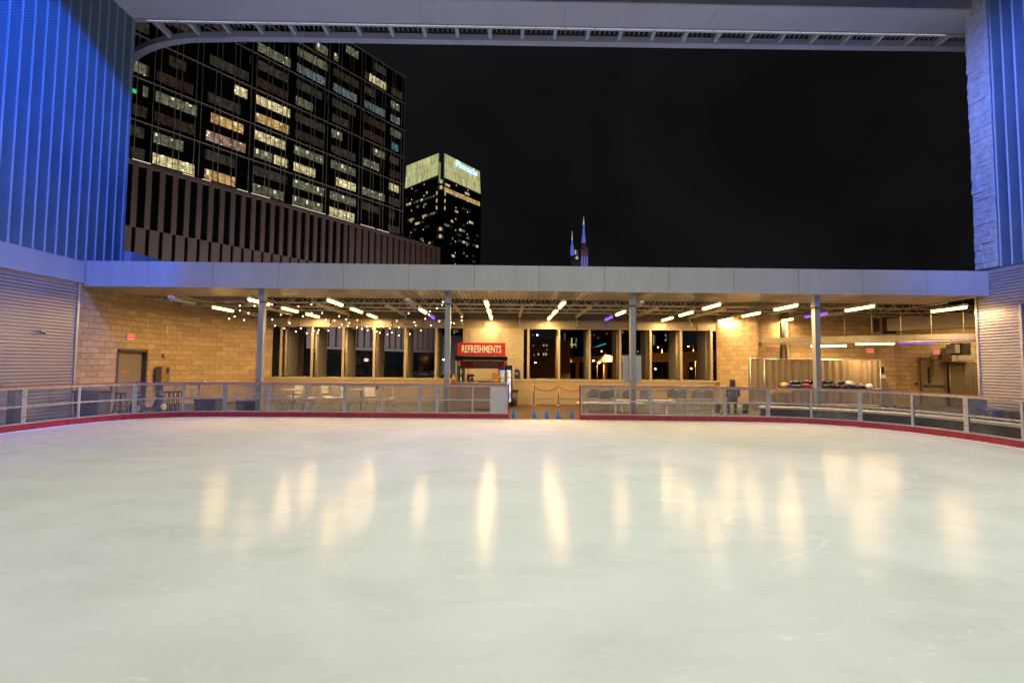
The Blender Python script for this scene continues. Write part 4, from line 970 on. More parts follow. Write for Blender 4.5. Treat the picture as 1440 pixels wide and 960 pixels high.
for i, px in enumerate((750.5, 785.3, 826, 888, 951, 1018)):
    x = at(px, 555, 20.0).x; sx.append(x)
    if so is None:
        so = thing('rope_stanchion', '', 'stanchion', group='rope stanchions before the sill wall')
        MB().cyl((0, 0, 0.03), (0, 0, 0.86), 0.022, n=10).build('pole', 'brass', so, smooth=True); MB().lathe((0, 0, 0), [(0.15, 0), (0.15, 0.015), (0.03, 0.035)], 18).build('base', 'brass', so, smooth=True)
        MB().sphere((0, 0, 0.90), 0.035, 10, 8).cyl((0, 0, 0.84), (0, 0, 0.88), 0.03, n=10).build('finial', 'brass', so, smooth=True); o = so
    else: o = dup(so)
    o.location = (x, 20.0, 0); o['label'] = 'brass ' + SL[i]
for i in range(5):
    P = [Vector((sx[i]+(sx[i+1]-sx[i])*u/12, 20.0, 0.82-0.18*4*(u/12)*(1-u/12))) for u in range(13)]
    t = thing('red_rope', ('dark red rope hanging between the two stanchions in the gate', 'dark red rope leading right from the gate stanchions', 'dark red rope behind the grey chairs near the third post', 'dark red rope right of the third post', 'dark red rope ending near the seated person')[i], 'rope', group='ropes between the stanchions')
    MB().tube(P, 0.02, 8).build('rope_length', 'rope', t, smooth=True)

# ------------------------------------------------------------------ cafe furniture at left
def cafe_chair():
    t = thing('slatted_chair', 'x', 'chair', group='slatted folding chairs at left')
    s = MB()
    for i in range(5): s.box(-0.20, 0.20, -0.19+i*0.082, -0.125+i*0.082, 0.45, 0.468)
    s.build('seat', 'wood_slat', t)
    s = MB()
    for i in range(4): s.obox((0, 0.225+i*0.022, 0.60+i*0.085), (0.20, 0, 0), (0, 0.012, 0.034), (0, 0.008, -0.003))
    s.build('backrest', 'wood_slat', t)
    for sx_ in (-1, 1):
        MB().bar((sx_*0.215, -0.20, 0.0), (sx_*0.215, 0.305, 0.90), 0.02, 0.025).build('long_leg', 'steel_paint', t)
        MB().bar((sx_*0.19, 0.24, 0.0), (sx_*0.19, -0.18, 0.45), 0.02, 0.025).build('short_leg', 'steel_paint', t)
    return t
cc = cafe_chair()
CH = [(389, 17.0, 2.7, 0, 'slatted chair left of the first cafe table, back towards the rink'), (413, 17.9, -0.3, 0, 'slatted chair behind the first cafe table'), (437, 17.3, -1.9, 0, 'slatted chair right of the first cafe table'), (460, 17.3, 1.2, 0.25, 'slatted chair tilted forward between the two cafe tables'),
      (480, 17.6, 2.6, 0, 'slatted chair at the left side of the second cafe table'), (492, 16.8, 1.5, 0, 'slatted chair seen side on, in front of the second cafe table'), (523, 16.7, 0.6, 0, 'slatted chair with dark slats under the second cafe table edge'), (552, 17.0, -1.2, 0.5, 'slatted chair tipped against the table, far right of the cafe group')]
for i, (px, d, rz, tilt, lb) in enumerate(CH):
    o = cc if i == 0 else dup(cc); p = at(px, 550, d); o.location = (p.x, d, 0.0 if not tilt else 0.04); o.rotation_euler = (tilt*0.7, 0, rz); o['label'] = 'pale '+lb
def cafe_table(px, d, r, h, label):
    p = at(px, 550, d); t = thing('cafe_table', label, 'table', (p.x, d, 0), group='round tables at left')
    MB().lathe((0, 0, h-0.03), [(r-0.01, 0), (r, 0.008), (r, 0.022), (r-0.008, 0.03)], 28).build('table_top', 'steel_paint', t, smooth=False)
    MB().cyl((0, 0, 0.02), (0, 0, h-0.03), 0.03, n=10).build('pedestal', 'steel_paint', t, smooth=True)
    MB().lathe((0, 0, 0), [(0.22, 0), (0.21, 0.015), (0.04, 0.04)], 18).build('base', 'steel_paint', t)
cafe_table(413, 17.1, 0.42, 0.78, 'round grey cafe table among the slatted chairs, left one')
cafe_table(508, 17.3, 0.45, 0.80, 'round grey cafe table with red bag, right one')
cafe_table(280, 16.6, 0.34, 0.98, 'tall round table between the call box and dark bin')
cafe_table(156, 15.6, 0.36, 1.02, 'tall round table in front of the left door')
p = at(519, 549, 16.95); t = thing('red_bag', 'dark red bag lying on the right cafe table', 'bag', (p.x+0.1, 17.25, 0.80))
MB().sphere((0, 0, 0.09), 0.17, 14, 8, sx=1.1, sy=0.7, sz=0.55).build('bag_body', 'fabric_red', t, smooth=True); MB().tube([Vector((-0.1+0.2*i/8, 0, 0.15+0.09*math.sin(PI*i/8))) for i in range(9)], 0.012).build('strap', 'black', t)
p = at(290, 546, 16.6); t = thing('paper_cup', 'small white cup on the tall table beside the dark bin', 'cup', (p.x-0.06, 16.6, 0.98)); MB().lathe((0, 0, 0), [(0.03, 0), (0.042, 0.1)], 14).build('cup_body', 'white_plastic', t, smooth=True)
def dark_bin(px, d, w_, dd, h, label, m_='bin_grey'):
    p = at(px, 550, d); t = thing('storage_bin', label, 'bin', (p.x, d, 0), group=None)
    MB().hexa([(-w_*0.46, -dd*0.46, 0), (w_*0.46, -dd*0.46, 0), (w_*0.46, dd*0.46, 0), (-w_*0.46, dd*0.46, 0), (-w_/2, -dd/2, h), (w_/2, -dd/2, h), (w_/2, dd/2, h), (-w_/2, dd/2, h)]).build('bin_body', m_, t, bevel=0.02)
    MB().box(-w_/2-0.02, w_/2+0.02, -dd/2-0.02, dd/2+0.02, h+0.001, h+0.05).build('lid', 'black', t, bevel=0.01)
dark_bin(131, 14.7, 0.78, 0.5, 0.78, 'dark wide bin behind the glass at the block wall corner')
dark_bin(295, 15.9, 0.72, 0.5, 0.45, 'low dark bin behind the glass near the tall table')
dark_bin(352, 15.9, 0.72, 0.45, 0.42, 'low dark bin behind the hazy glass by the first post', 'black')
MB_ = MB().box(-0.11, 0.11, -0.1, 0.1, 0, 1.0)
p = at(24, 560, 12.6); t = thing('slate_board', 'upright dark slate board behind the glass at far left', 'board', (p.x, 12.55, 0)); MB_.build('board_panel', 'bin_grey', t, bevel=0.01); MB().box(-0.16, 0.16, -0.14, 0.14, -0.01, 0.02).build('foot', 'black', t)
def bar_stool(px, d, label):
    p = at(px, 560, d); t = thing('bar_stool', label, 'stool', (p.x, d, 0), group='dark bar stools at left')
    MB().lathe((0, 0, 0.70), [(0.16, 0), (0.17, 0.02), (0.16, 0.05)], 18).build('seat', 'black', t)
    for a in (0.8, 2.4, 3.9, 5.5): MB().bar((0.2*math.cos(a), 0.2*math.sin(a), 0), (0.1*math.cos(a), 0.1*math.sin(a), 0.70), 0.022).build('leg', 'black', t)
    MB().tube([Vector((0.155*math.cos(a*PI/8), 0.155*math.sin(a*PI/8), 0.3)) for a in range(17)], 0.008).build('foot_ring', 'black', t)
bar_stool(170, 15.2, 'black bar stool in front of the left metal door'); bar_stool(238, 16.0, 'black bar stool below the brown call box, left'); bar_stool(250, 16.2, 'black bar stool right of the call box')
def penguin(px, d, rz, h, label):
    p = at(px, 570, d); t = thing('skating_aid', label, 'skating aid', (p.x, d, 0), rz, group='penguin shaped skating aids')
    MB().lathe((0, 0, 0.04), [(0.09, 0), (0.155, 0.08*h), (0.17, 0.22*h), (0.15, 0.38*h), (0.10, 0.52*h), (0.07, 0.56*h)], 16).build('body', 'black', t, smooth=True)
    MB().sphere((0, -0.065, 0.04+0.24*h), 0.13, 14, 8, sx=0.9, sy=0.95, sz=1.35*h).build('white_belly', 'white_plastic', t, smooth=True)
    hd = MB().sphere((0, -0.01, 0.04+0.66*h), 0.105, 14, 8); hd.build('head', 'black', t, smooth=True)
    MB().cyl((0, -0.10, 0.04+0.65*h), (0, -0.19, 0.04+0.62*h), 0.03, 0.006, 8).build('beak', 'yellow', t, smooth=True)
    for s_ in (-1, 1):
        MB().obox((s_*0.17, 0, 0.04+0.30*h), (0.014, 0, 0.006*s_), (0, 0.04, 0), (0.05*s_*-1, 0, 0.13*h)).build('flipper', 'black', t, bevel=0.008)
        MB().sphere((s_*0.075, -0.05, 0.02), 0.05, 10, 5, sy=1.6, sz=0.5).build('foot', 'yellow', t, smooth=True)
        MB().sphere((s_*0.045, -0.095, 0.04+0.69*h), 0.018, 8, 5).build('eye', 'white_plastic', t, smooth=True)
penguin(193, 14.65, 0.5, 0.85, 'penguin skating aid just left of the barrier joint, by the door'); penguin(225, 15.15, 1.3, 0.85, 'penguin skating aid leaning left below the call box')

for o in list(COL.objects):
    if o.name.startswith('skating_aid'): o.scale = (1.15, 1.15, 1.15)
# ------------------------------------------------------------------ benches and chairs at right
def metal_bench():
    t = thing('white_bench', 'x', 'bench', group='white benches behind the right boards')
    s = MB()
    for i in range(3): s.box(-1.15, 1.15, -0.17+i*0.12, -0.07+i*0.12, 0.44, 0.475)
    s.build('seat', 'white_plastic', t)
    for x in (-0.85, 0.85):
        MB().bar((x, -0.2, 0.0), (x, -0.02, 0.22), 0.035).bar((x, 0.2, 0.0), (x, 0.02, 0.22), 0.035).bar((x, 0, 0.2), (x, 0, 0.44), 0.04).build('leg', 'white_plastic', t)
    MB().bar((-0.85, 0, 0.23), (0.85, 0, 0.23), 0.025).build('stretcher', 'white_plastic', t)
    return t
wb = metal_bench()
BN = [(858, 16.0, 'white bench just right of the gate'), (968, 16.2, 'white bench right of the third post'), (1048, 16.5, 'white bench near the seated person'), (905, 17.3, 'white bench in the second line behind the third post')]
for i, (px, d, lb) in enumerate(BN):
    o = wb if i == 0 else dup(wb); p = at(px, 570, d); o.location = (p.x, d, 0); o['label'] = lb
def shell_chair():
    t = thing('grey_chair', 'x', 'chair', group='grey chairs behind the right boards')
    MB().box(-0.22, 0.22, -0.21, 0.20, 0.43, 0.455).build('seat', 'grey_plastic', t, bevel=0.01)
    b_ = MB(); pr = [(-0.21, 0.52), (0.21, 0.52), (0.22, 0.70)]+[(0.22*math.cos(a), 0.70+0.15*math.sin(a)) for a in [PI*i/10 for i in range(1, 10)]]+[(-0.22, 0.70)]
    n = len(pr)
    for y0 in (0.21, 0.235): b_.v += [(x, y0+0.1*(z-0.5), z) for x, z in pr]
    b_.face(tuple(range(n))); b_.face(tuple(reversed(range(n, 2*n))))
    for i in range(n): b_.face((i, n+i, n+(i+1) % n, (i+1) % n))
    b_.build('backrest', 'grey_plastic', t)
    for x in (-0.19, 0.19):
        MB().bar((x, -0.19, 0), (x, -0.17, 0.43), 0.02).build('leg', 'alu', t)
        MB().bar((x, 0.24, 0), (x, 0.19, 0.43), 0.02).bar((x, 0.19, 0.43), (x, 0.225, 0.56), 0.02).build('leg', 'alu', t)
    return t
gc = shell_chair()
for i, (px, d, w_) in enumerate(((833, 17.9, 'first from the gate'), (848, 17.4, 'second from the gate'), (862, 18.1, 'third from the gate'), (880, 17.5, 'left of the third post'), (903, 17.6, 'directly right of the third post'), (944, 18.2, 'fourth from the right end'), (957, 18.0, 'third from the right end'), (975, 18.1, 'second from the right end'), (993, 18.2, 'at the right end'))):
    o = gc if i == 0 else dup(gc); p = at(px, 560, d); o.location = (p.x, d, 0); o.rotation_euler = (0, 0, PI+0.15*math.sin(i*2.1)); o['label'] = 'dark grey round backed chair, %s of the chair row' % w_
# dark stacked goods behind the right corner glass
for i, (px, d, w_, h, m_, lb) in enumerate(((1392, 13.9, 1.2, 0.55, 'blue_bin', 'dark blue crate row behind the glass at the right silver pier'), (1430, 12.7, 0.8, 0.60, 'black', 'black crate at the right edge behind the glass'), (1372, 14.6, 0.7, 0.9, 'grey_plastic', 'grey crate behind the barrier post near silver pier'))):
    p = at(px, 575, d); t = thing('equipment_crate', lb, 'crate', (p.x, d, 0), 0.9)
    MB().box(-w_/2, w_/2, -0.22, 0.22, 0, h).build('crate_body', m_, t, bevel=0.02); r_ = MB()
    for z in (0.15, 0.3, h-0.06): r_.box(-w_/2-0.01, w_/2+0.01, -0.235, -0.222, z, z+0.03)
    r_.build('ribs', m_, t)

# ------------------------------------------------------------------ seated person (back to the rink)
def person(loc, rz):
    t = thing('person', 'seated person with dark hair and dark jacket behind the right boards', 'person', loc, rz)
    V = [(0, 0, .50), (0, .02, .72), (0, .03, .94), (0, .01, 1.06), (0, -.01, 1.12),
         (.10, -.02, .50), (.12, -.42, .50), (.12, -.44, .08), (.12, -.58, .05), (-.10, -.02, .50), (-.12, -.42, .50), (-.12, -.44, .08), (-.12, -.58, .05),
         (.17, .03, 1.00), (.23, -.02, .76), (.13, -.26, .62), (-.17, .03, 1.00), (-.23, -.02, .76), (-.13, -.26, .62)]
    E_ = [(0, 1), (1, 2), (2, 3), (3, 4), (0, 5), (5, 6), (6, 7), (7, 8), (0, 9), (9, 10), (10, 11), (11, 12), (2, 13), (13, 14), (14, 15), (2, 16), (16, 17), (17, 18)]
    Rd = [.15, .14, .15, .065, .05, .10, .07, .045, .04, .10, .07, .045, .04, .065, .05, .035, .065, .05, .035]
    def skin(name, V, E_, Rd, m_, root=0, lv=2):
        me = bpy.data.meshes.new(name); me.from_pydata(V, E_, []); me.materials.append(MATS[m_]); o = bpy.data.objects.new(name, me); COL.objects.link(o); o.parent = t
        o.modifiers.new('s', 'SKIN')
        for v, r in zip(me.skin_vertices[0].data, Rd): v.radius = (r, r)
        me.skin_vertices[0].data[root].use_root = True
        sb_ = o.modifiers.new('u', 'SUBSURF'); sb_.levels = lv; sb_.render_levels = lv
        return o
    skin('clothing', V, E_, Rd, 'cloth')
    MB().cyl((0, 0, 1.04), (0, -.01, 1.14), 0.06, 0.055, 12).sphere((0, -.02, 1.22), 0.10, 16, 10, sx=0.85, sy=1.0, sz=1.2).cyl((0, -.115, 1.225), (0, -.135, 1.20), 0.012, 0.016, 8).build('body', 'skin', t, smooth=True)
    MB().sphere((0, .005, 1.25), 0.114, 16, 10, sx=0.95, sy=1.02, sz=1.08).sphere((0, .05, 1.14), 0.10, 14, 8, sx=1.05, sy=0.7, sz=1.4).build('hair', 'hair', t, smooth=True)
    for s_ in (-1, 1):
        MB().sphere((s_*0.035, -.112, 1.23), 0.010, 8, 6).build('eye', 'black', t, smooth=True)
        hv = [(s_*.13, -.26, .62), (s_*.10, -.33, .60)]
        hm = MB().sphere((s_*.10, -.32, .60), 0.04, 12, 8, sx=0.9, sy=1.2, sz=0.5)
        for f_ in range(4): hm.cyl((s_*(.075+.017*f_), -.355, .60), (s_*(.072+.018*f_), -.41-.012*(f_ in (1, 2)), .585), 0.009, 0.007, 8)
        hm.cyl((s_*.065, -.31, .60), (s_*.045, -.35, .595), 0.010, 0.008, 8); hm.build('hand', 'skin', t, smooth=True)
p = at(1030, 540, 17.4); person((p.x, 17.4, -0.05), PI-0.4)
t = thing('person_bench', 'dark bench under the seated person', 'bench', (p.x, 17.45, 0)); MB().box(-0.6, 0.6, -0.2, 0.25, 0.36, 0.40).box(-0.55, -0.5, -0.15, 0.2, 0, 0.36).box(0.5, 0.55, -0.15, 0.2, 0, 0.36).build('bench_body', 'black', t)

# ------------------------------------------------------------------ city beyond: office tower and striped podium
DX, DY = 0.615, 0.788
E0 = at(566, 336, 138.0)
def onfac(px, py):        # where a line of sight meets the facade plane -> distance along, height
    r = RW @ Vector((px-720, 480-py, -640.0))
    # t*r.x = E0.x - s*DX ; t*r.y = E0.y - s*DY
    det = r.x*DY - r.y*DX
    tt = (E0.x*DY - E0.y*DX)/det
    s = ((E0.x - tt*r.x)*DX + (E0.y - tt*r.y)*DY)
    return s, H+tt*r.z
NXv, NYv = DY, -DX         # outward normal, towards the rink
def F(s, z, off=0.0): return (E0.x - s*DX + NXv*off, E0.y - s*DY + NYv*off, z)
zp = onfac(566, 336)[1]; ztop = onfac(566, 107)[1]
fh = (ztop-zp)/12.0
tower = thing('office_tower', 'dark glass office tower with scattered lit floors, upper left', 'office tower')
def fbox(mb, s0, s1, z0, z1, o0, o1, mi=0):
    mb.hexa([F(s0, z0, o0), F(s0, z0, o1), F(s1, z0, o1), F(s1, z0, o0), F(s0, z1, o0), F(s0, z1, o1), F(s1, z1, o1), F(s1, z1, o0)], mi)
mb = MB(); fbox(mb, 0, 75, zp-1, ztop, -28, -0.6); mb.build('glass_wall', 'black_glass', tower)
colx = [566, 544, 505, 460, 407, 349, 280, 205, 110]
cs = [onfac(px, 300)[0] for px in colx]
cl = MB()
for s_ in cs[1:]: fbox(cl, s_-0.6, s_+0.6, zp, ztop, -0.58, 0.0)
cl.build('column_cladding', 'black_glass', tower)
sp_ = MB()
for k in range(13): fbox(sp_, 0, 75, zp+k*fh-0.45, zp+k*fh+0.45, -0.57, -0.25)
sp_.build('spandrel', 'black_glass', tower)
ml = MB(); s_ = 0.3; i = 0
while s_ < 75:
    k0 = (i % 2)
    for q in range(-1, 6):
        za = max(zp, zp+(2*q+k0)*fh); zb = min(ztop, za+2*fh-0.1) if q >= 0 else zp+k0*fh
        if zb > za: fbox(ml, s_, s_+0.10, za, zb, 0.05, 0.22); fbox(ml, s_+1.0, s_+1.10, za, zb, 0.05, 0.22)
    s_ += 3.6; i += 1
for k in (0, 2, 4, 6, 8, 10, 12): fbox(ml, 0, 75, zp+k*fh-0.07, zp+k*fh+0.07, 0.02, 0.25)
ml.build('outer_fins', 'mullion', tower)
LW = [(90, 315, 200, 290, 'office_mid'), (45, 310, 200, 370, 'office_brown'), (120, 260, 190, 460, 'office_mid'), (115, 305, 210, 535, 'office_bright'), (40, 115, 80, 490, 'office_dim'), (320, 470, 390, 592, 'office_orange'),
      (330, 515, 420, 452, 'office_pink'), (370, 505, 440, 395, 'office_orange'), (330, 495, 420, 315, 'office_dim'), (465, 520, 490, 265, 'office_bright'), (530, 695, 610, 315, 'office_bright'), (530, 690, 610, 385, 'office_orange'),
      (530, 680, 600, 455, 'office_bright'), (530, 625, 580, 512, 'office_mid'), (630, 685, 655, 545, 'office_bright'), (540, 690, 610, 600, 'office_dim'), (700, 800, 750, 575, 'office_bright'), (700, 835, 765, 512, 'office_mid'), (695, 835, 765, 640, 'office_mid'),
      (695, 830, 765, 705, 'office_mid'), (850, 910, 880, 440, 'office_mid'), (700, 840, 770, 392, 'office_dim'), (850, 965, 905, 575, 'office_mid'), (885, 965, 925, 638, 'office_bright'), (850, 965, 905, 700, 'office_mid'), (845, 960, 905, 752, 'office_bright'),
      (975, 1085, 1030, 690, 'office_mid'), (975, 1060, 1015, 735, 'office_dim'), (985, 1085, 1035, 340, 'office_cool'), (1035, 1085, 1060, 525, 'office_mid'), (1020, 1090, 1055, 245, 'office_bright'), (1095, 1145, 1120, 385, 'office_cool'), (1110, 1140, 1125, 495, 'office_cyan'),
      (1090, 1140, 1115, 655, 'office_bright'), (925, 975, 950, 125, 'office_mid'), (800, 850, 825, 105, 'office_mid'), (860, 890, 875, 135, 'office_mid'), (985, 1018, 1000, 158, 'office_dim'), (1040, 1090, 1065, 195, 'office_dim'), (1100, 1145, 1120, 288, 'office_mid'),
      (710, 840, 775, 210, 'office_cool'), (855, 970, 910, 268, 'office_cool'), (200, 270, 235, 140, 'office_brown'), (530, 690, 610, 240, 'office_brown'), (530, 690, 610, 155, 'office_dim'), (850, 965, 905, 505, 'office_dim'), (980, 1085, 1030, 430, 'office_brown'),
      (330, 470, 400, 520, 'office_dim'), (540, 670, 605, 665, 'office_mid'), (845, 965, 905, 330, 'office_dim'), (700, 835, 765, 450, 'office_brown'), (100, 300, 200, 215, 'office_brown')]
rw = random.Random(2)
def to_z(px, py): return ((px-170)*2.91, (py-40)*2.91)
taken = set()
for (x0, x1, xc, yc, m_) in LW:
    sA = onfac(170+xc/2.91, 40+yc/2.91); taken.add((sum(1 for c in cs if c < sA[0]), math.floor((sA[1]-zp)/fh)))
for bi in range(1, len(cs)):
    for k in range(12):
        if (bi, k) in taken or rw.random() < 0.36: continue
        a_, b_ = cs[bi-1]+0.8, cs[bi]-0.8
        if rw.random() < 0.5: a_ = a_+(b_-a_)*rw.uniform(0, .5)
        z0 = zp+k*fh+1.15; z1 = zp+(k+1)*fh-0.85
        w = MB(); w.v += [F(b_, z0, -0.5), F(a_, z0, -0.5), F(a_, z1, -0.5), F(b_, z1, -0.5)]; u = rw.uniform(0, 50); l_ = abs(b_-a_); w.face((0, 1, 2, 3), 0, [(u, 0), (u+l_, 0), (u+l_, z1-z0), (u, z1-z0)])
        w.build('lit_window', rw.choice(('office_dim', 'office_dim', 'office_brown', 'office_mid')), tower)
for (x0, x1, xc, yc, m_) in LW:
    sA = onfac(170+x0/2.91, 40+yc/2.91)[0]; sB = onfac(170+x1/2.91, 40+yc/2.91)[0]; zc = onfac(170+xc/2.91, 40+yc/2.91)[1]
    k = math.floor((zc-zp)/fh)
    if k < 0 or k > 11: continue
    z0 = zp+k*fh+1.15; z1 = zp+(k+1)*fh-0.85
    w = MB(); n0 = len(w.v); w.v += [F(sA, z0, -0.5), F(sB, z0, -0.5), F(sB, z1, -0.5), F(sA, z1, -0.5)]
    u = rw.uniform(0, 50); l_ = abs(sA-sB); w.face((n0, n0+1, n0+2, n0+3), 0, [(u, 0), (u+l_, 0), (u+l_, z1-z0), (u, z1-z0)])
    wo = w.build('lit_window', m_, tower)
    if m_ in ('office_bright', 'office_orange', 'office_pink', 'office_mid'):
        nn = max(2, int(l_/2.6)); 
        for i in range(nn):
            s1 = min(sA, sB)+(i+0.5)*l_/nn+rw.uniform(-.4, .4); 
            if rw.random() < 0.75: lr = MB(); fbox(lr, s1-0.22, s1+0.22, z1-0.35-rw.uniform(0, .9), z1-0.22, -0.48, -0.42); lr.build('ceiling_lamp', 'strip_white', wo)
# podium
pod = thing('striped_building', 'pink banded building with tall dark slots below the office tower', 'building')
s_end = onfac(617, 350)[0]; zmid = onfac(300, 342)[1]; zbot = onfac(540, 493.5)[1]
zm2 = onfac(176, 311)[1]; zmid = (zm2+onfac(430, 371)[1])/2
mb = MB(); fbox(mb, s_end+0.1, 78, -13, zp, -20, 0.2); mb.build('dark_wall', 'black_glass', pod)
pr = MB(); P_ = 2.15; s_ = s_end; i = 0
while s_ < 78:
    fbox(pr, s_, s_+(0.9 if s_ > 18 else 1.35), zmid, zp-0.5, 0.21, 0.75); s_ += P_; i += 1
pr.build('upper_piers', 'pier_pink', pod)
pr = MB(); s_ = s_end+0.6
while s_ < 78:
    fbox(pr, s_, s_+1.55, zbot+0.8, zmid-0.06, 0.21, 0.75); s_ += P_
pr.build('lower_piers', 'pier_pink', pod)
pr = MB(); fbox(pr, s_end, 78, zp-0.45, zp+0.35, 0.15, 0.95); pr.build('parapet', 'pier_pink', pod)
pr = MB(); fbox(pr, s_end, 78, zbot, zbot+0.75, 0.21, 0.9); pr.build('base_band', 'pale_building', pod)
for px0, px1 in ((180, 206), (252, 268), (280, 292), (330, 345), (350, 376), (408, 455), (460, 495), (505, 525), (528, 545)):
    pr = MB(); fbox(pr, onfac(px0, 300)[0], onfac(px1, 300)[0], zp+0.36, zp+0.50, 0.70, 0.94); pr.build('roof_light_strip', 'strip_white', pod)
# green exit glow in the tower
s_, z_ = onfac(189, 126); w = MB(); fbox(w, s_-0.5, s_+0.5, z_-0.5, z_+0.3, -0.5, -0.40); w.build('green_sign', 'green_exit', tower)

# far tower with lit crown
PC = at(621, 214, 300.0); zt = PC.z
r1 = Vector((0.62, 0.785, 0)); r2 = Vector((-0.785, 0.62, 0))
def inter(px, d):           # distance along d from the corner to the sight line px
    r = RW @ Vector((px-720, 480-260, -640.0)); det = r.x*d.y-r.y*d.x
    tt = (PC.x*d.y-PC.y*d.x)/det; return (tt*r.x-PC.x)*d.x+(tt*r.y-PC.y)*d.y
wR = inter(675, r1); wL = inter(570.5, r2)
ct = thing('crowned_tower', 'distant dark tower with glowing yellow green crown and blue lettering', 'office tower', (PC.x, PC.y, 0))
zcb = zt-16.6
def G(d, a, z, off=0.0):
    n_ = Vector((d.y, -d.x, 0)) if d is r1 else Vector((-d.y, d.x, 0))
    q = d*a+n_*off; return (q.x, q.y, z)
def gbox(mb, d, a0, a1, z0, z1, o0, o1, mi=0): mb.hexa([G(d, a0, z0, o0), G(d, a0, z0, o1), G(d, a1, z0, o1), G(d, a1, z0, o0), G(d, a0, z1, o0), G(d, a0, z1, o1), G(d, a1, z1, o1), G(d, a1, z1, o0)], mi)
c0 = 3.2
bd = MB(); q = [Vector((0, 0, 0)), r1*(wR+0.5), r1*(wR+0.5)+r2*(wL+0.5), r2*(wL+0.5)]
# notch at the near corner
pl = [r1*c0+r2*c0, r1*c0, r1*(wR+1.5), r1*(wR+1.5)+r2*(wL+1.5), r2*(wL+1.5), r2*c0]
n0 = len(bd.v); bd.v += [(v.x, v.y, -13) for v in pl]+[(v.x, v.y, zcb) for v in pl]; n = len(pl)
for i in range(n): bd.face((i, (i+1) % n, n+(i+1) % n, n+i))
bd.face(tuple(range(n, 2*n))); bd.build('dark_shaft', 'black_glass', ct)
for d, wd in ((r1, wR), (r2, wL)):
    w = MB(); pts4 = [G(d, c0*0.8, zcb+(1.5 if d is r2 else 0), 0.6), G(d, wd, zcb, 0.6), G(d, wd-0.8, zt, 0.2), G(d, c0*0.85, zt, 0.2)]
    w.v += pts4; w.face((0, 1, 2, 3), 0, [(0, 0), (wd, 0), (wd, 16.6), (0, 16.6)])
    pb = [G(d, c0*0.8, zcb+(1.5 if d is r2 else 0), 0.1), G(d, wd, zcb, 0.1), G(d, wd-0.8, zt, -0.3), G(d, c0*0.85, zt, -0.3)]; w.v += pb; w.face((7, 6, 5, 4), 0, [(0, 0)]*4)
    for i in range(4): w.face((i, 4+i, 4+(i+1) % 4, (i+1) % 4), 0, [(0, 0)]*4)
    w.build('glowing_crown', 'crown_glass', ct)
w = MB(); gbox(w, r1, c0*0.2, c0*0.5, zcb-3, zt-6, -3, -2.4); w.build('notch_glow', 'crown_glass', ct)
rt = random.Random(8); fl = 3.95
for d, wd, sd in ((r1, wR, 1), (r2, wL, 2)):
    z = zcb-5
    row = 0
    while z > 18:
        a = c0+0.5; rowp = 0.62 if rt.random() < 0.16 else 0.15
        while a < wd-2:
            l_ = rt.choice((1.5, 2.2, 3.0, 4.5))
            pr_ = rowp
            if d is r1 and row in (14, 17, 18): pr_ = 0.5
            if rt.random() < pr_:
                w = MB(); k0 = 0; w.v += [G(d, a, z, 0.05), G(d, min(a+l_, wd-1), z, 0.05), G(d, min(a+l_, wd-1), z+1.7, 0.05), G(d, a, z+1.7, 0.05)]
                u = rt.uniform(0, 30); w.face((0, 1, 2, 3), 0, [(u, 0), (u+l_, 0), (u+l_, 1.9), (u, 1.9)])
                w.build('lit_window', rt.choice(('office_bright', 'office_orange', 'office_mid', 'office_dim', 'office_dim', 'office_brown')), ct)
            a += l_+0.4
        z -= fl; row += 1
w = MB(); w.v += [G(r1, 3.0, zcb-9.5, 0.08), G(r1, wR, zcb-9.5, 0.08), G(r1, wR, zcb-6.2, 0.08), G(r1, 3.0, zcb-6.2, 0.08)]; w.face((0, 1, 2, 3), 0, [(0, 0), (wR, 0), (wR, 3.2), (0, 3.2)]); w.build('lit_window', 'office_orange', ct)
for zz_ in (zcb-3.5, zcb-7.5, zcb-12, zcb-17, zcb-22, zcb-36, zcb-41):
    for d in (r1, r2):
        w = MB()
        if zz_ < zcb-10 and zz_ > zcb-30: gbox(w, d, c0+0.1, c0+1.1, zz_, zz_+2.6, 0.02, 0.08)
        else: gbox(w, d, c0-2.2, c0-0.2, zz_, zz_+2.2, -2.2, -2.1)
        w.hasuv = True; w.uv = [[(0, 0), (2, 0), (2, 2), (0, 2)]]*len(w.f); w.build('corner_window', 'office_bright', ct)
dt = MB()
for d, wd in ((r1, wR), (r2, wL)):
    for fr_ in ((0.36, 0.66) if d is r1 else (0.45, 0.8)):
        z = zcb-2
        while z > 15: gbox(dt, d, wd*fr_, wd*fr_+0.35, z, z+0.7, 0.05, 0.3); z -= 7.9
dt.build('facade_lights', 'strip_white', ct)
ang = math.atan2(r1.y, r1.x); tl = inter(655, r1); zl = at(655, 237, 1).z
q = G(r1, tl, 0, 0.9)
rr_ = RW @ Vector((655-720, 480-236.7, -640.0)); wq = (PC.y+q[1])/rr_.y; zl = H+rr_.z*wq
text('lettering', 'Pinnacle', 6.6, 'letters_blue', ct, (q[0], q[1], zl-0.3), (PI/2, 0, ang), 1.02, 0.10, 0.15)

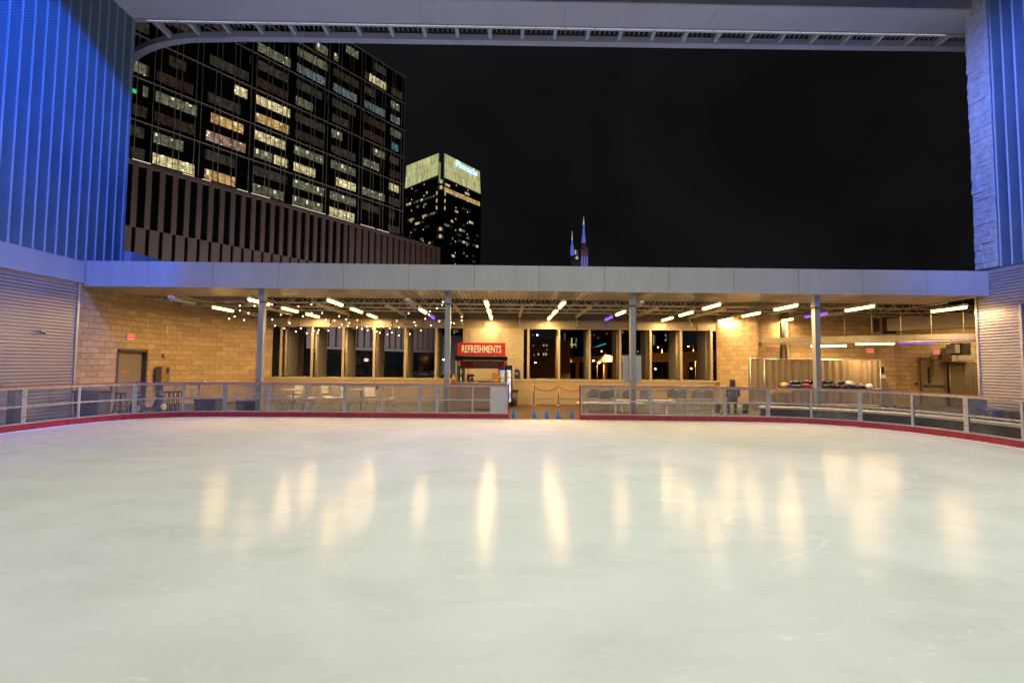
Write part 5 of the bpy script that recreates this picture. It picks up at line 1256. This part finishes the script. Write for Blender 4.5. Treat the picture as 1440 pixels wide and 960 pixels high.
# twin spired tower far behind
SPx = at(821, 372, 520.0); bs = thing('twin_spire_tower', 'far tower with two pointed spires lit blue and white', 'skyscraper', (SPx.x, 520, 0))
def zat(px, py, d=520.0): return at(px, py, d).z
w = MB(); w.box(-3.6, 5.0, 0, 12, -13, zat(821, 350)-1.5); w.hexa([(-3.6, 0, zat(821, 350)-1.49), (5.0, 0, zat(821, 350)-1.49), (5.0, 12, zat(821, 350)-1.49), (-3.6, 12, zat(821, 350)-1.49), (-1.3, 2, zat(821, 341)), (2.3, 2, zat(821, 341)), (2.3, 8, zat(821, 341)), (-1.3, 8, zat(821, 341))]); w.build('main_shaft', 'pier_pink', bs)
w = MB(); w.box(-15, -3.7, 2, 10, -13, zat(805, 365)); w.build('lower_shaft', 'dark_building', bs)
w = MB(); x = zat(821, 358)
w.hexa([(-13.5, 2, zat(805, 362)), (-6.1, 2, zat(805, 362)), (-6.1, 6, zat(805, 362)), (-13.5, 6, zat(805, 362)), (-8.6, 2, zat(805, 362)+0.3), (-6.1, 2, zat(812, 348)), (-6.1, 6, zat(812, 348)), (-8.6, 6, zat(805, 362)+0.3)]); w.build('sloping_roof', 'pier_pink', bs)
w = MB()
for x in (-2.9, 0.1, 3.2): w.box(x, x+1.2, -0.3, -0.02, zat(821, 374), zat(821, 358)-2)
w.build('blue_light_strip', 'spire_blue', bs)
for nm, x, pts_ in (('tall_spire', 0.5, ((341, 2.8), (336, 3.0), (330, 2.0), (327, 1.9), (318, 1.3), (315, 1.25), (303, 0.1))), ('short_spire', -13.0, ((358, 2.4), (349, 2.6), (346, 2.3), (340, 0.9), (337, 0.9), (323, 0.1)))):
    pxx = 821 if nm[0] == 't' else 805; zs = [zat(pxx, a) for a, _ in pts_]; rs_ = [b_*0.78 for _, b_ in pts_]; cut = len(pts_)-2
    MB().lathe((x, 4, 0), list(zip(rs_[:cut+1], zs[:cut+1])), 10).build(nm, 'spire_blue', bs); MB().lathe((x, 4, 0), [(rs_[cut]*0.95, zs[cut]+0.01), (rs_[-1], zs[-1])], 10).build(nm+'_tip', 'spire_white', bs)
MB().box(-10.4, -8.6, 1.2, 1.9, zat(808, 357), zat(808, 351)).box(-9.2, -6.4, 1.2, 1.9, zat(808, 364), zat(808, 360)).build('lit_notch', 'spire_green', bs)

# ------------------------------------------------------------------ city seen through the rear openings
def far_building(name, label, px0, px1, ytop, d, m_, wins, depth=14, extra=None):
    a = at(px0, ytop, d); b_ = at(px1, ytop, d)
    t = thing(name, label, 'building', ((a.x+b_.x)/2, d, -13))
    hwid = (b_.x-a.x)/2; zt_ = a.z+13
    MB().box(-hwid, hwid, 0, depth, 0, zt_).build('wall', m_, t)
    MB().box(-hwid-0.2, hwid+0.2, -0.2, 0.0-0.01, zt_-0.6, zt_+0.1).build('parapet', m_, t)
    cx = (a.x+b_.x)/2
    for (wx, wy, ww, wh, wm) in wins:
        q = at(wx, wy, d); k = 640/d
        o = MB(); o.v += [(-ww/k/2, 0, -wh/k/2), (ww/k/2, 0, -wh/k/2), (ww/k/2, 0, wh/k/2), (-ww/k/2, 0, wh/k/2)]; o.face((0, 1, 2, 3), 0, [(0, 0), (2, 0), (2, 2), (0, 2)])
        w = o.build('lit_window', wm, t); w.location = (q.x-cx, -0.03, q.z+13)
    return t
W = 'office_bright'; Cc = 'office_cool'; Mm = 'office_mid'
far_building('brick_block', 'dark block with a few pale lit windows seen right of the shutter', 742, 802, 478, 150, 'dark_building', [(750, 486, 2, 2.5, Mm), (764.5, 485.5, 1.6, 2.5, W), (768.5, 485.5, 1.4, 2.5, W), (757, 498, 2, 3, W), (764.5, 498, 1.8, 3.4, W), (768, 498, 1.8, 3.4, W), (751, 499, 2, 2.5, Mm), (769, 491.5, 1.5, 2.4, Mm), (749, 471, 2, 2, Cc), (760, 486, 1.6, 2, 'office_dim'), (757, 492, 1.6, 2, 'office_dim')])
far_building('slab_tower', 'dark far tower with tall pale lit strips right of the fin', 788, 818, 440, 300, 'dark_building', [(794, 475, 1.4, 14, Cc), (797, 484, 1.5, 12, Cc), (804, 482, 1.6, 14, W), (810, 482, 1.6, 14, Mm), (801, 484.5, 4, 1.6, W), (807, 484.5, 4, 1.6, W), (811, 478, 1.2, 2, Mm)])
far_building('mid_rise_block', 'dark mid rise block behind the third post', 830, 893, 452, 240, 'dark_building', [(835, 471, 2.5, 1.4, Cc), (841, 475, 2, 1.6, Mm), (853, 469, 2, 1.5, Mm), (835, 488, 1.3, 2, Cc), (876, 467, 2, 1, W), (877, 482, 1.6, 1.2, Mm)])
far_building('window_tower', 'dark tower with a column of yellow windows at right', 905, 945, 452, 260, 'dark_building', [(919, 472+3*i, 1.6, 1.6, W) for i in range(5)]+[(921.5, 473+3*i, 1.0, 1.4, Mm) for i in range(4)]+[(936, 471, 2, 1.6, W), (937, 474.5, 1.6, 1.4, Mm), (936, 478, 2, 1.8, W), (927, 488, 1.6, 1.6, Cc), (897, 494, 2, 1.4, W)])
far_building('low_warehouse', 'low dark building under the viaduct at far right', 955, 1012, 486, 170, 'dark_building', [(1007, 484, 2.4, 1.2, 'office_dim')])
a = at(627, 470, 130); far_building('grey_block', 'grey block with blue white light left of the stand', 618, 652, 472, 130, 'dark_building', [(640, 487, 2, 1.6, Cc), (645, 488, 2, 1.2, 'office_dim'), (627, 497, 1.2, 10, 'office_dim'), (636, 508, 2, 2, Cc)])
# teal neon line
p0 = at(838.5, 487.5, 200); p1 = at(852, 483, 200); t = thing('neon_line', 'slanting teal neon line beyond the fins', 'neon light'); MB().bar(p0, p1, 0.35, 0.4).build('neon_tube', 'teal', t); MB().bar((p0.x, 200.4, -13), (p0.x, 200.4, p0.z), 0.3).build('mast', 'dark_building', t)
# viaduct
t = thing('highway_viaduct', 'orange lit concrete highway viaduct crossing behind the right openings', 'viaduct')
A = at(745, 506.5, 270); B = at(1020, 494, 105)
path = [Vector((A.x-8, A.y+20, A.z)), A, A.lerp(B, 0.35)+Vector((3, 2, 0)), A.lerp(B, 0.7)+Vector((2, 2, 0)), B, B+Vector((20, -16, 0.3))]
pp = [(q.x, q.y) for q in path]
pc_ = list(reversed(catmull(pp, 6)))
MB().ribbon(pc_, -5, 5, A.z-1.2, A.z).build('deck', 'concrete', t); MB().ribbon(pc_, 5.01, 5.25, A.z-1.3, A.z+0.9).build('parapet', 'concrete', t); MB().ribbon(pc_, -5.25, -5.01, A.z-1.3, A.z+0.9).build('far_parapet', 'concrete', t)
for i in range(2, len(pc_)-1, 3): MB().cyl((pc_[i][0], pc_[i][1], -13), (pc_[i][0], pc_[i][1], A.z-1.21), 0.9, n=12).build('column', 'concrete', t)
# street lamps
def lamp_post(px, py, d, m_, label, r=0.28, lightW=0, col=(1, .32, .05)):
    p = at(px, py, d); t = thing('street_lamp', label, 'street lamp', (p.x, d, -13), group='street lamps in the city beyond')
    h = p.z+13
    MB().cyl((1.2, 0, 0), (1.2, 0, h+0.2), 0.12, 0.07, 8).build('pole', 'bolt', t); MB().bar((1.2, 0, h+0.2), (0, 0, h+0.25), 0.08).build('arm', 'bolt', t); MB().sphere((0, 0, h), r, 12, 8, sz=0.7).build('lamp_head', m_, t, smooth=True)
    if lightW:
        l_ = bpy.data.lights.new('lamp_light', 'SPOT'); l_.spot_size = math.radians(150); l_.spot_blend = 0.4; l_.energy = lightW; l_.color = col; l_.shadow_soft_size = 0.3; o = bpy.data.objects.new('lamp_light', l_); COL.objects.link(o); o.location = (p.x, d-0.3, p.z-0.4)
lamp_post(842.8, 509.5, 120, 'sodium', 'brightest orange street lamp below the viaduct', 0.32, 60000)
lamp_post(857, 503, 150, 'sodium', 'orange street lamp just left of the third post board', 0.34, 35000)
lamp_post(834.5, 507, 140, 'sodium', 'fainter orange street lamp left of the brightest one', 0.22, 40000)
lamp_post(755.7, 471, 150, 'white_lamp', 'high white lamp right of the shutter', 0.22)
lamp_post(753, 509.8, 120, 'white_lamp', 'small white lamp below the viaduct near the shutter', 0.14)
lamp_post(972, 518, 90, 'white_lamp', 'left one of two low white lamps at far right', 0.13)
lamp_post(982.5, 517.5, 90, 'white_lamp', 'right one of two low white lamps at far right', 0.13)
lamp_post(921.5, 518.5, 95, 'white_lamp', 'low white lamp between the fins right of the third post', 0.13)
lamp_post(918, 506, 130, 'white_lamp', 'small white lamp under the viaduct right of the third post', 0.13)
lamp_post(972, 500, 128, 'sodium', 'orange street lamp lighting the viaduct columns at far right', 0.2, 70000)
lamp_post(1008, 503, 112, 'sodium', 'orange lamp beside the last fin at far right', 0.2, 50000)
lamp_post(776, 503, 232, 'sodium', 'distant orange lamp above the viaduct near the shutter', 0.2, 90000)
lamp_post(624, 505.5, 90, 'white_lamp', 'blue white lamp left of the second steel post', 0.15)
lamp_post(515, 506, 95, 'strip_white', 'round white lamp above the pale street canopy', 0.5)
for px, py, d, lb in ((790, 497, 205, 'added highway lamp above the viaduct in the second opening right of the shutter'), (846, 494, 160, 'added highway lamp above the viaduct left of the third post'), (925, 488, 124, 'added highway lamp above the viaduct right of the third post'), (968, 487, 112, 'added highway lamp above the viaduct near the last fins')):
    lamp_post(px, py, d, 'sodium', lb, 0.13, 60000)  # lamps added above the deck to make the viaduct more orange
# pale street canopy, domes
P0 = at(496, 512, 92); P1 = at(572, 512, 92)
t = thing('street_canopy', 'pale flat canopy on a column seen through the left openings', 'canopy'); MB().box(P0.x, P1.x, 92, 96, P0.z-0.75, P0.z-0.05).build('roof', 'pale_building', t)
for px in (513, 560): q = at(px, 520, 92); MB().box(q.x-0.35, q.x+0.35, 92.5, 93.2, -13, P0.z-0.76).build('column', 'pale_building', t)
P0 = at(575, 528, 86); P1 = at(625, 528, 86)
t = thing('terrace_block', 'dark low terrace block carrying the white domes', 'building'); MB().box(P0.x-14, P1.x+2, 84, 98, -13, P0.z).build('wall', 'dark_building', t)
TZ = P0.z
for i, (px, r_) in enumerate(((585.5, 0.75), (597, 0.75), (609, 0.85))):
    q = at(px, 524, 89); t = thing('white_dome', ('left', 'middle', 'right')[i]+' one of the three white dome tents on the far terrace', 'dome tent', (q.x, 89, TZ), group='white dome tents on the terrace')
    w = MB(); w.lathe((0, 0, 0), [(r_, 0), (r_*0.97, r_*0.4), (r_*0.8, r_*0.75), (r_*0.5, r_*1.0), (0.01, r_*1.1)], 16); w.build('dome_shell', 'white_plastic', t, smooth=True)
t = thing('picket_fence', 'row of short white pickets in front of the domes', 'fence'); w = MB()
for i in range(12): q = at(579+i*2.0, 526.6, 85.5); w.box(q.x-0.08, q.x+0.08, 85.4, 85.5, TZ, TZ+0.55)
w.build('pickets', 'white_plastic', t); q0 = at(578, 527, 85.5); q1 = at(604, 527, 85.5); MB().box(q0.x, q1.x, 85.51, 85.56, TZ+0.1, TZ+0.2).build('rail', 'white_plastic', t)
for nm_, q_ in (('dome_lamp', at(597, 518, 84)), ('street_lamp_fill', at(515, 505, 88))):
    l_ = bpy.data.lights.new(nm_, 'POINT'); l_.energy = 12; l_.color = (1, .85, .65); l_.shadow_soft_size = 0.3; o = bpy.data.objects.new(nm_, l_); COL.objects.link(o); o.location = q_
# trees
def tree(px, d, h, label, seed, src=[]):
    p = at(px, 520, d); r = random.Random(seed)
    if len(src) < 3:
        t = thing('city_tree', label, 'tree', (p.x, d, -13), group='dark trees beyond the openings')
        tk = MB(); tk.cyl((0, 0, 0), (0, 0, h*0.5), 0.28, 0.14, 8)
        for i in range(7):
            a = i*2.4; z = h*(0.32+0.06*i); tk.cyl((0, 0, z), (math.cos(a)*h*0.2, math.sin(a)*h*0.2, z+h*0.22), 0.09, 0.03, 6)
        tk.build('trunk', 'bark', t)
        cr = MB(); cl_ = [(r.uniform(-1, 1)*h*0.24, r.uniform(-1, 1)*h*0.24, h*r.uniform(0.42, 0.92), h*r.uniform(0.07, 0.15)) for _ in range(16)]
        for cx, cy, cz, cr_ in cl_:
            for _ in range(90):
                v = Vector((r.gauss(0, 1), r.gauss(0, 1), r.gauss(0, 0.8))).normalized()*cr_*r.uniform(0.5, 1.08); c = Vector((cx, cy, cz))+v
                a = Vector((r.uniform(-1, 1), r.uniform(-1, 1), r.uniform(-1, 1))).normalized()*0.17; b_ = a.cross(Vector((r.uniform(-1, 1), r.uniform(-1, 1), 1))).normalized()*0.13
                k = len(cr.v); cr.v += [tuple(c-a), tuple(c+b_), tuple(c+a), tuple(c-b_)]; cr.face((k, k+1, k+2, k+3))
        cr.build('crown', 'leaf', t); src.append(t)
    else:
        t = dup(src[seed % 3], (p.x, d, -13), r.uniform(0, 6), label)
    return t
TR = [(752, 80, 12.5, 'tree right of the closed shutter'), (775, 75, 12.6, 'second tree right of the shutter'), (796, 84, 12.9, 'tree behind the fourth opening right of the shutter'), (818, 72, 12.8, 'tree left of the orange lamps'), (838, 86, 12.7, 'tree below the orange lamps'), (862, 78, 12.5, 'tree left of the third post'),
      (893, 82, 12.8, 'tree hidden behind the white board'), (927, 76, 13.2, 'tree with lamp glow right of the third post'), (952, 88, 12.6, 'tree left of the viaduct columns'), (983, 80, 12.6, 'tree below the viaduct columns'), (1006, 85, 13, 'tree beside the last fin'), (470, 70, 16.5, 'pale leaved tree seen in the second opening')]
for i, (px, d, h, lb) in enumerate(TR): tree(px, d, h, 'dark '+lb if i < 11 else lb, 20+i)
t = None

# ------------------------------------------------------------------ world and lights
w = bpy.data.worlds.new('World'); sc.world = w; w.use_nodes = True; nt = w.node_tree; bg = nt.nodes['Background']
tc = N(nt, 'ShaderNodeTexCoord'); n = N(nt, 'ShaderNodeTexNoise', Scale=2.6, Detail=6.0, Distortion=0.5); L(nt, tc.outputs['Generated'], n.inputs['Vector'])
r = ramp(nt, n.outputs[0], [(0.35, (0.0042, 0.0042, 0.0050)), (0.7, (0.0080, 0.0078, 0.0090))]); L(nt, r.outputs[0], bg.inputs[0]); bg.inputs[1].default_value = 1.0

def area(name, loc, target, size, energy, col, sy=None, spread=180):
    l_ = bpy.data.lights.new(name, 'AREA'); l_.energy = energy; l_.color = col; l_.size = size; l_.spread = math.radians(spread)
    if sy: l_.shape = 'RECTANGLE'; l_.size_y = sy
    o = bpy.data.objects.new(name, l_); COL.objects.link(o); o.location = loc
    o.rotation_euler = (Vector(target)-Vector(loc)).to_track_quat('-Z', 'Y').to_euler(); return o
def spot(name, loc, target, energy, col, ang, blend=0.15, soft=0.15):
    l_ = bpy.data.lights.new(name, 'SPOT'); l_.energy = energy; l_.color = col; l_.spot_size = math.radians(ang); l_.spot_blend = blend; l_.shadow_soft_size = soft
    o = bpy.data.objects.new(name, l_); COL.objects.link(o); o.location = loc
    o.rotation_euler = (Vector(target)-Vector(loc)).to_track_quat('-Z', 'Y').to_euler(); return o
WH = (0.98, 0.99, 0.90)
for x, e_ in ((-8, 228), (1.5, 352), (11, 338)): area('rink_floodlight', (x, 7.5, 13.6), (x*0.85, 7.0, 0), 0.7, e_, WH, spread=135)
for x, e_ in ((-6, 125), (1.5, 282), (9, 262)): area('rink_floodlight', (x, 1.0, 13.6), (x*0.9, 2.5, 0), 0.7, e_, WH, spread=135)
BL = (0.0, 0.13, 1.0)
spot('blue_wall_washer', (-8.2, 9.0, 12.0), (-13.9, 10.8, 8.6), 4200, BL, 86, 0.12)
spot('blue_wall_washer', (-8.2, 9.0, 12.2), (-13.9, 9.6, 14.6), 4200, BL, 66, 0.35)
spot('blue_wall_washer', (-9.0, 3.0, 15.8), (-13.9, 11.5, 5.0), 2600, (0.03, 0.12, 1.0), 80, 1.0)
spot('blue_wall_washer', (9.5, 8.5, 12.4), (16.2, 10.4, 9.2), 5000, BL, 92, 0.6)
spot('blue_wall_washer', (10.5, 3.0, 15.8), (16.2, 13.0, 5.0), 1800, (0.08, 0.12, 1.0), 80, 1.0)
spot('violet_wash', (12.0, 5.0, 14.0), (16.5, 15.0, 8.5), 2600, (0.62, 0.58, 1.0), 58, 1.0, 0.5)
spot('violet_wash', (-10.0, 3.0, 14.5), (-14.0, 14.0, 2.5), 2600, (0.20, 0.18, 1.0), 62, 1.0, 0.5)
spot('violet_wash', (1.2, 15.6, 14.3), (-1.5, 11.5, 0), 2600, (0.40, 0.30, 1.0), 42, 1.0, 0.4)
for x in (-9.5, 1.0, 11.5): spot('canopy_fill_light', (x, 14.7, 5.2), (x+0.3, 15.8, 14.4), 680, (0.55, 0.60, 1.0), 120, 0.8, 0.3)  # added spots that brighten the high canopy from below
area('shaft_fill_light', (SPx.x, 480, 90), (SPx.x, 520, 125), 6, 9000, (0.9, 0.6, 0.75))  # added area light that brightens the shaft of the twin spired tower
# street glow of the city on the podium and tower
for s0 in (6, 34, 60):
    q = F(s0, -8, 22); tq = F(s0, 25, 0)
    area('street_glow', q, tq, 9, 2500, (1.0, 0.90, 0.86), spread=150)

# ------------------------------------------------------------------ render settings
sc.view_settings.view_transform = 'Standard'; sc.view_settings.look = 'None'; sc.view_settings.exposure = 0; sc.view_settings.gamma = 1
sc.render.engine = 'CYCLES'
cy = sc.cycles; cy.use_denoising = True; cy.max_bounces = 6; cy.diffuse_bounces = 3; cy.glossy_bounces = 3; cy.transparent_max_bounces = 12; cy.sample_clamp_indirect = 4; cy.caustics_reflective = False; cy.caustics_refractive = False
try: cy.use_light_tree = True
except Exception: pass
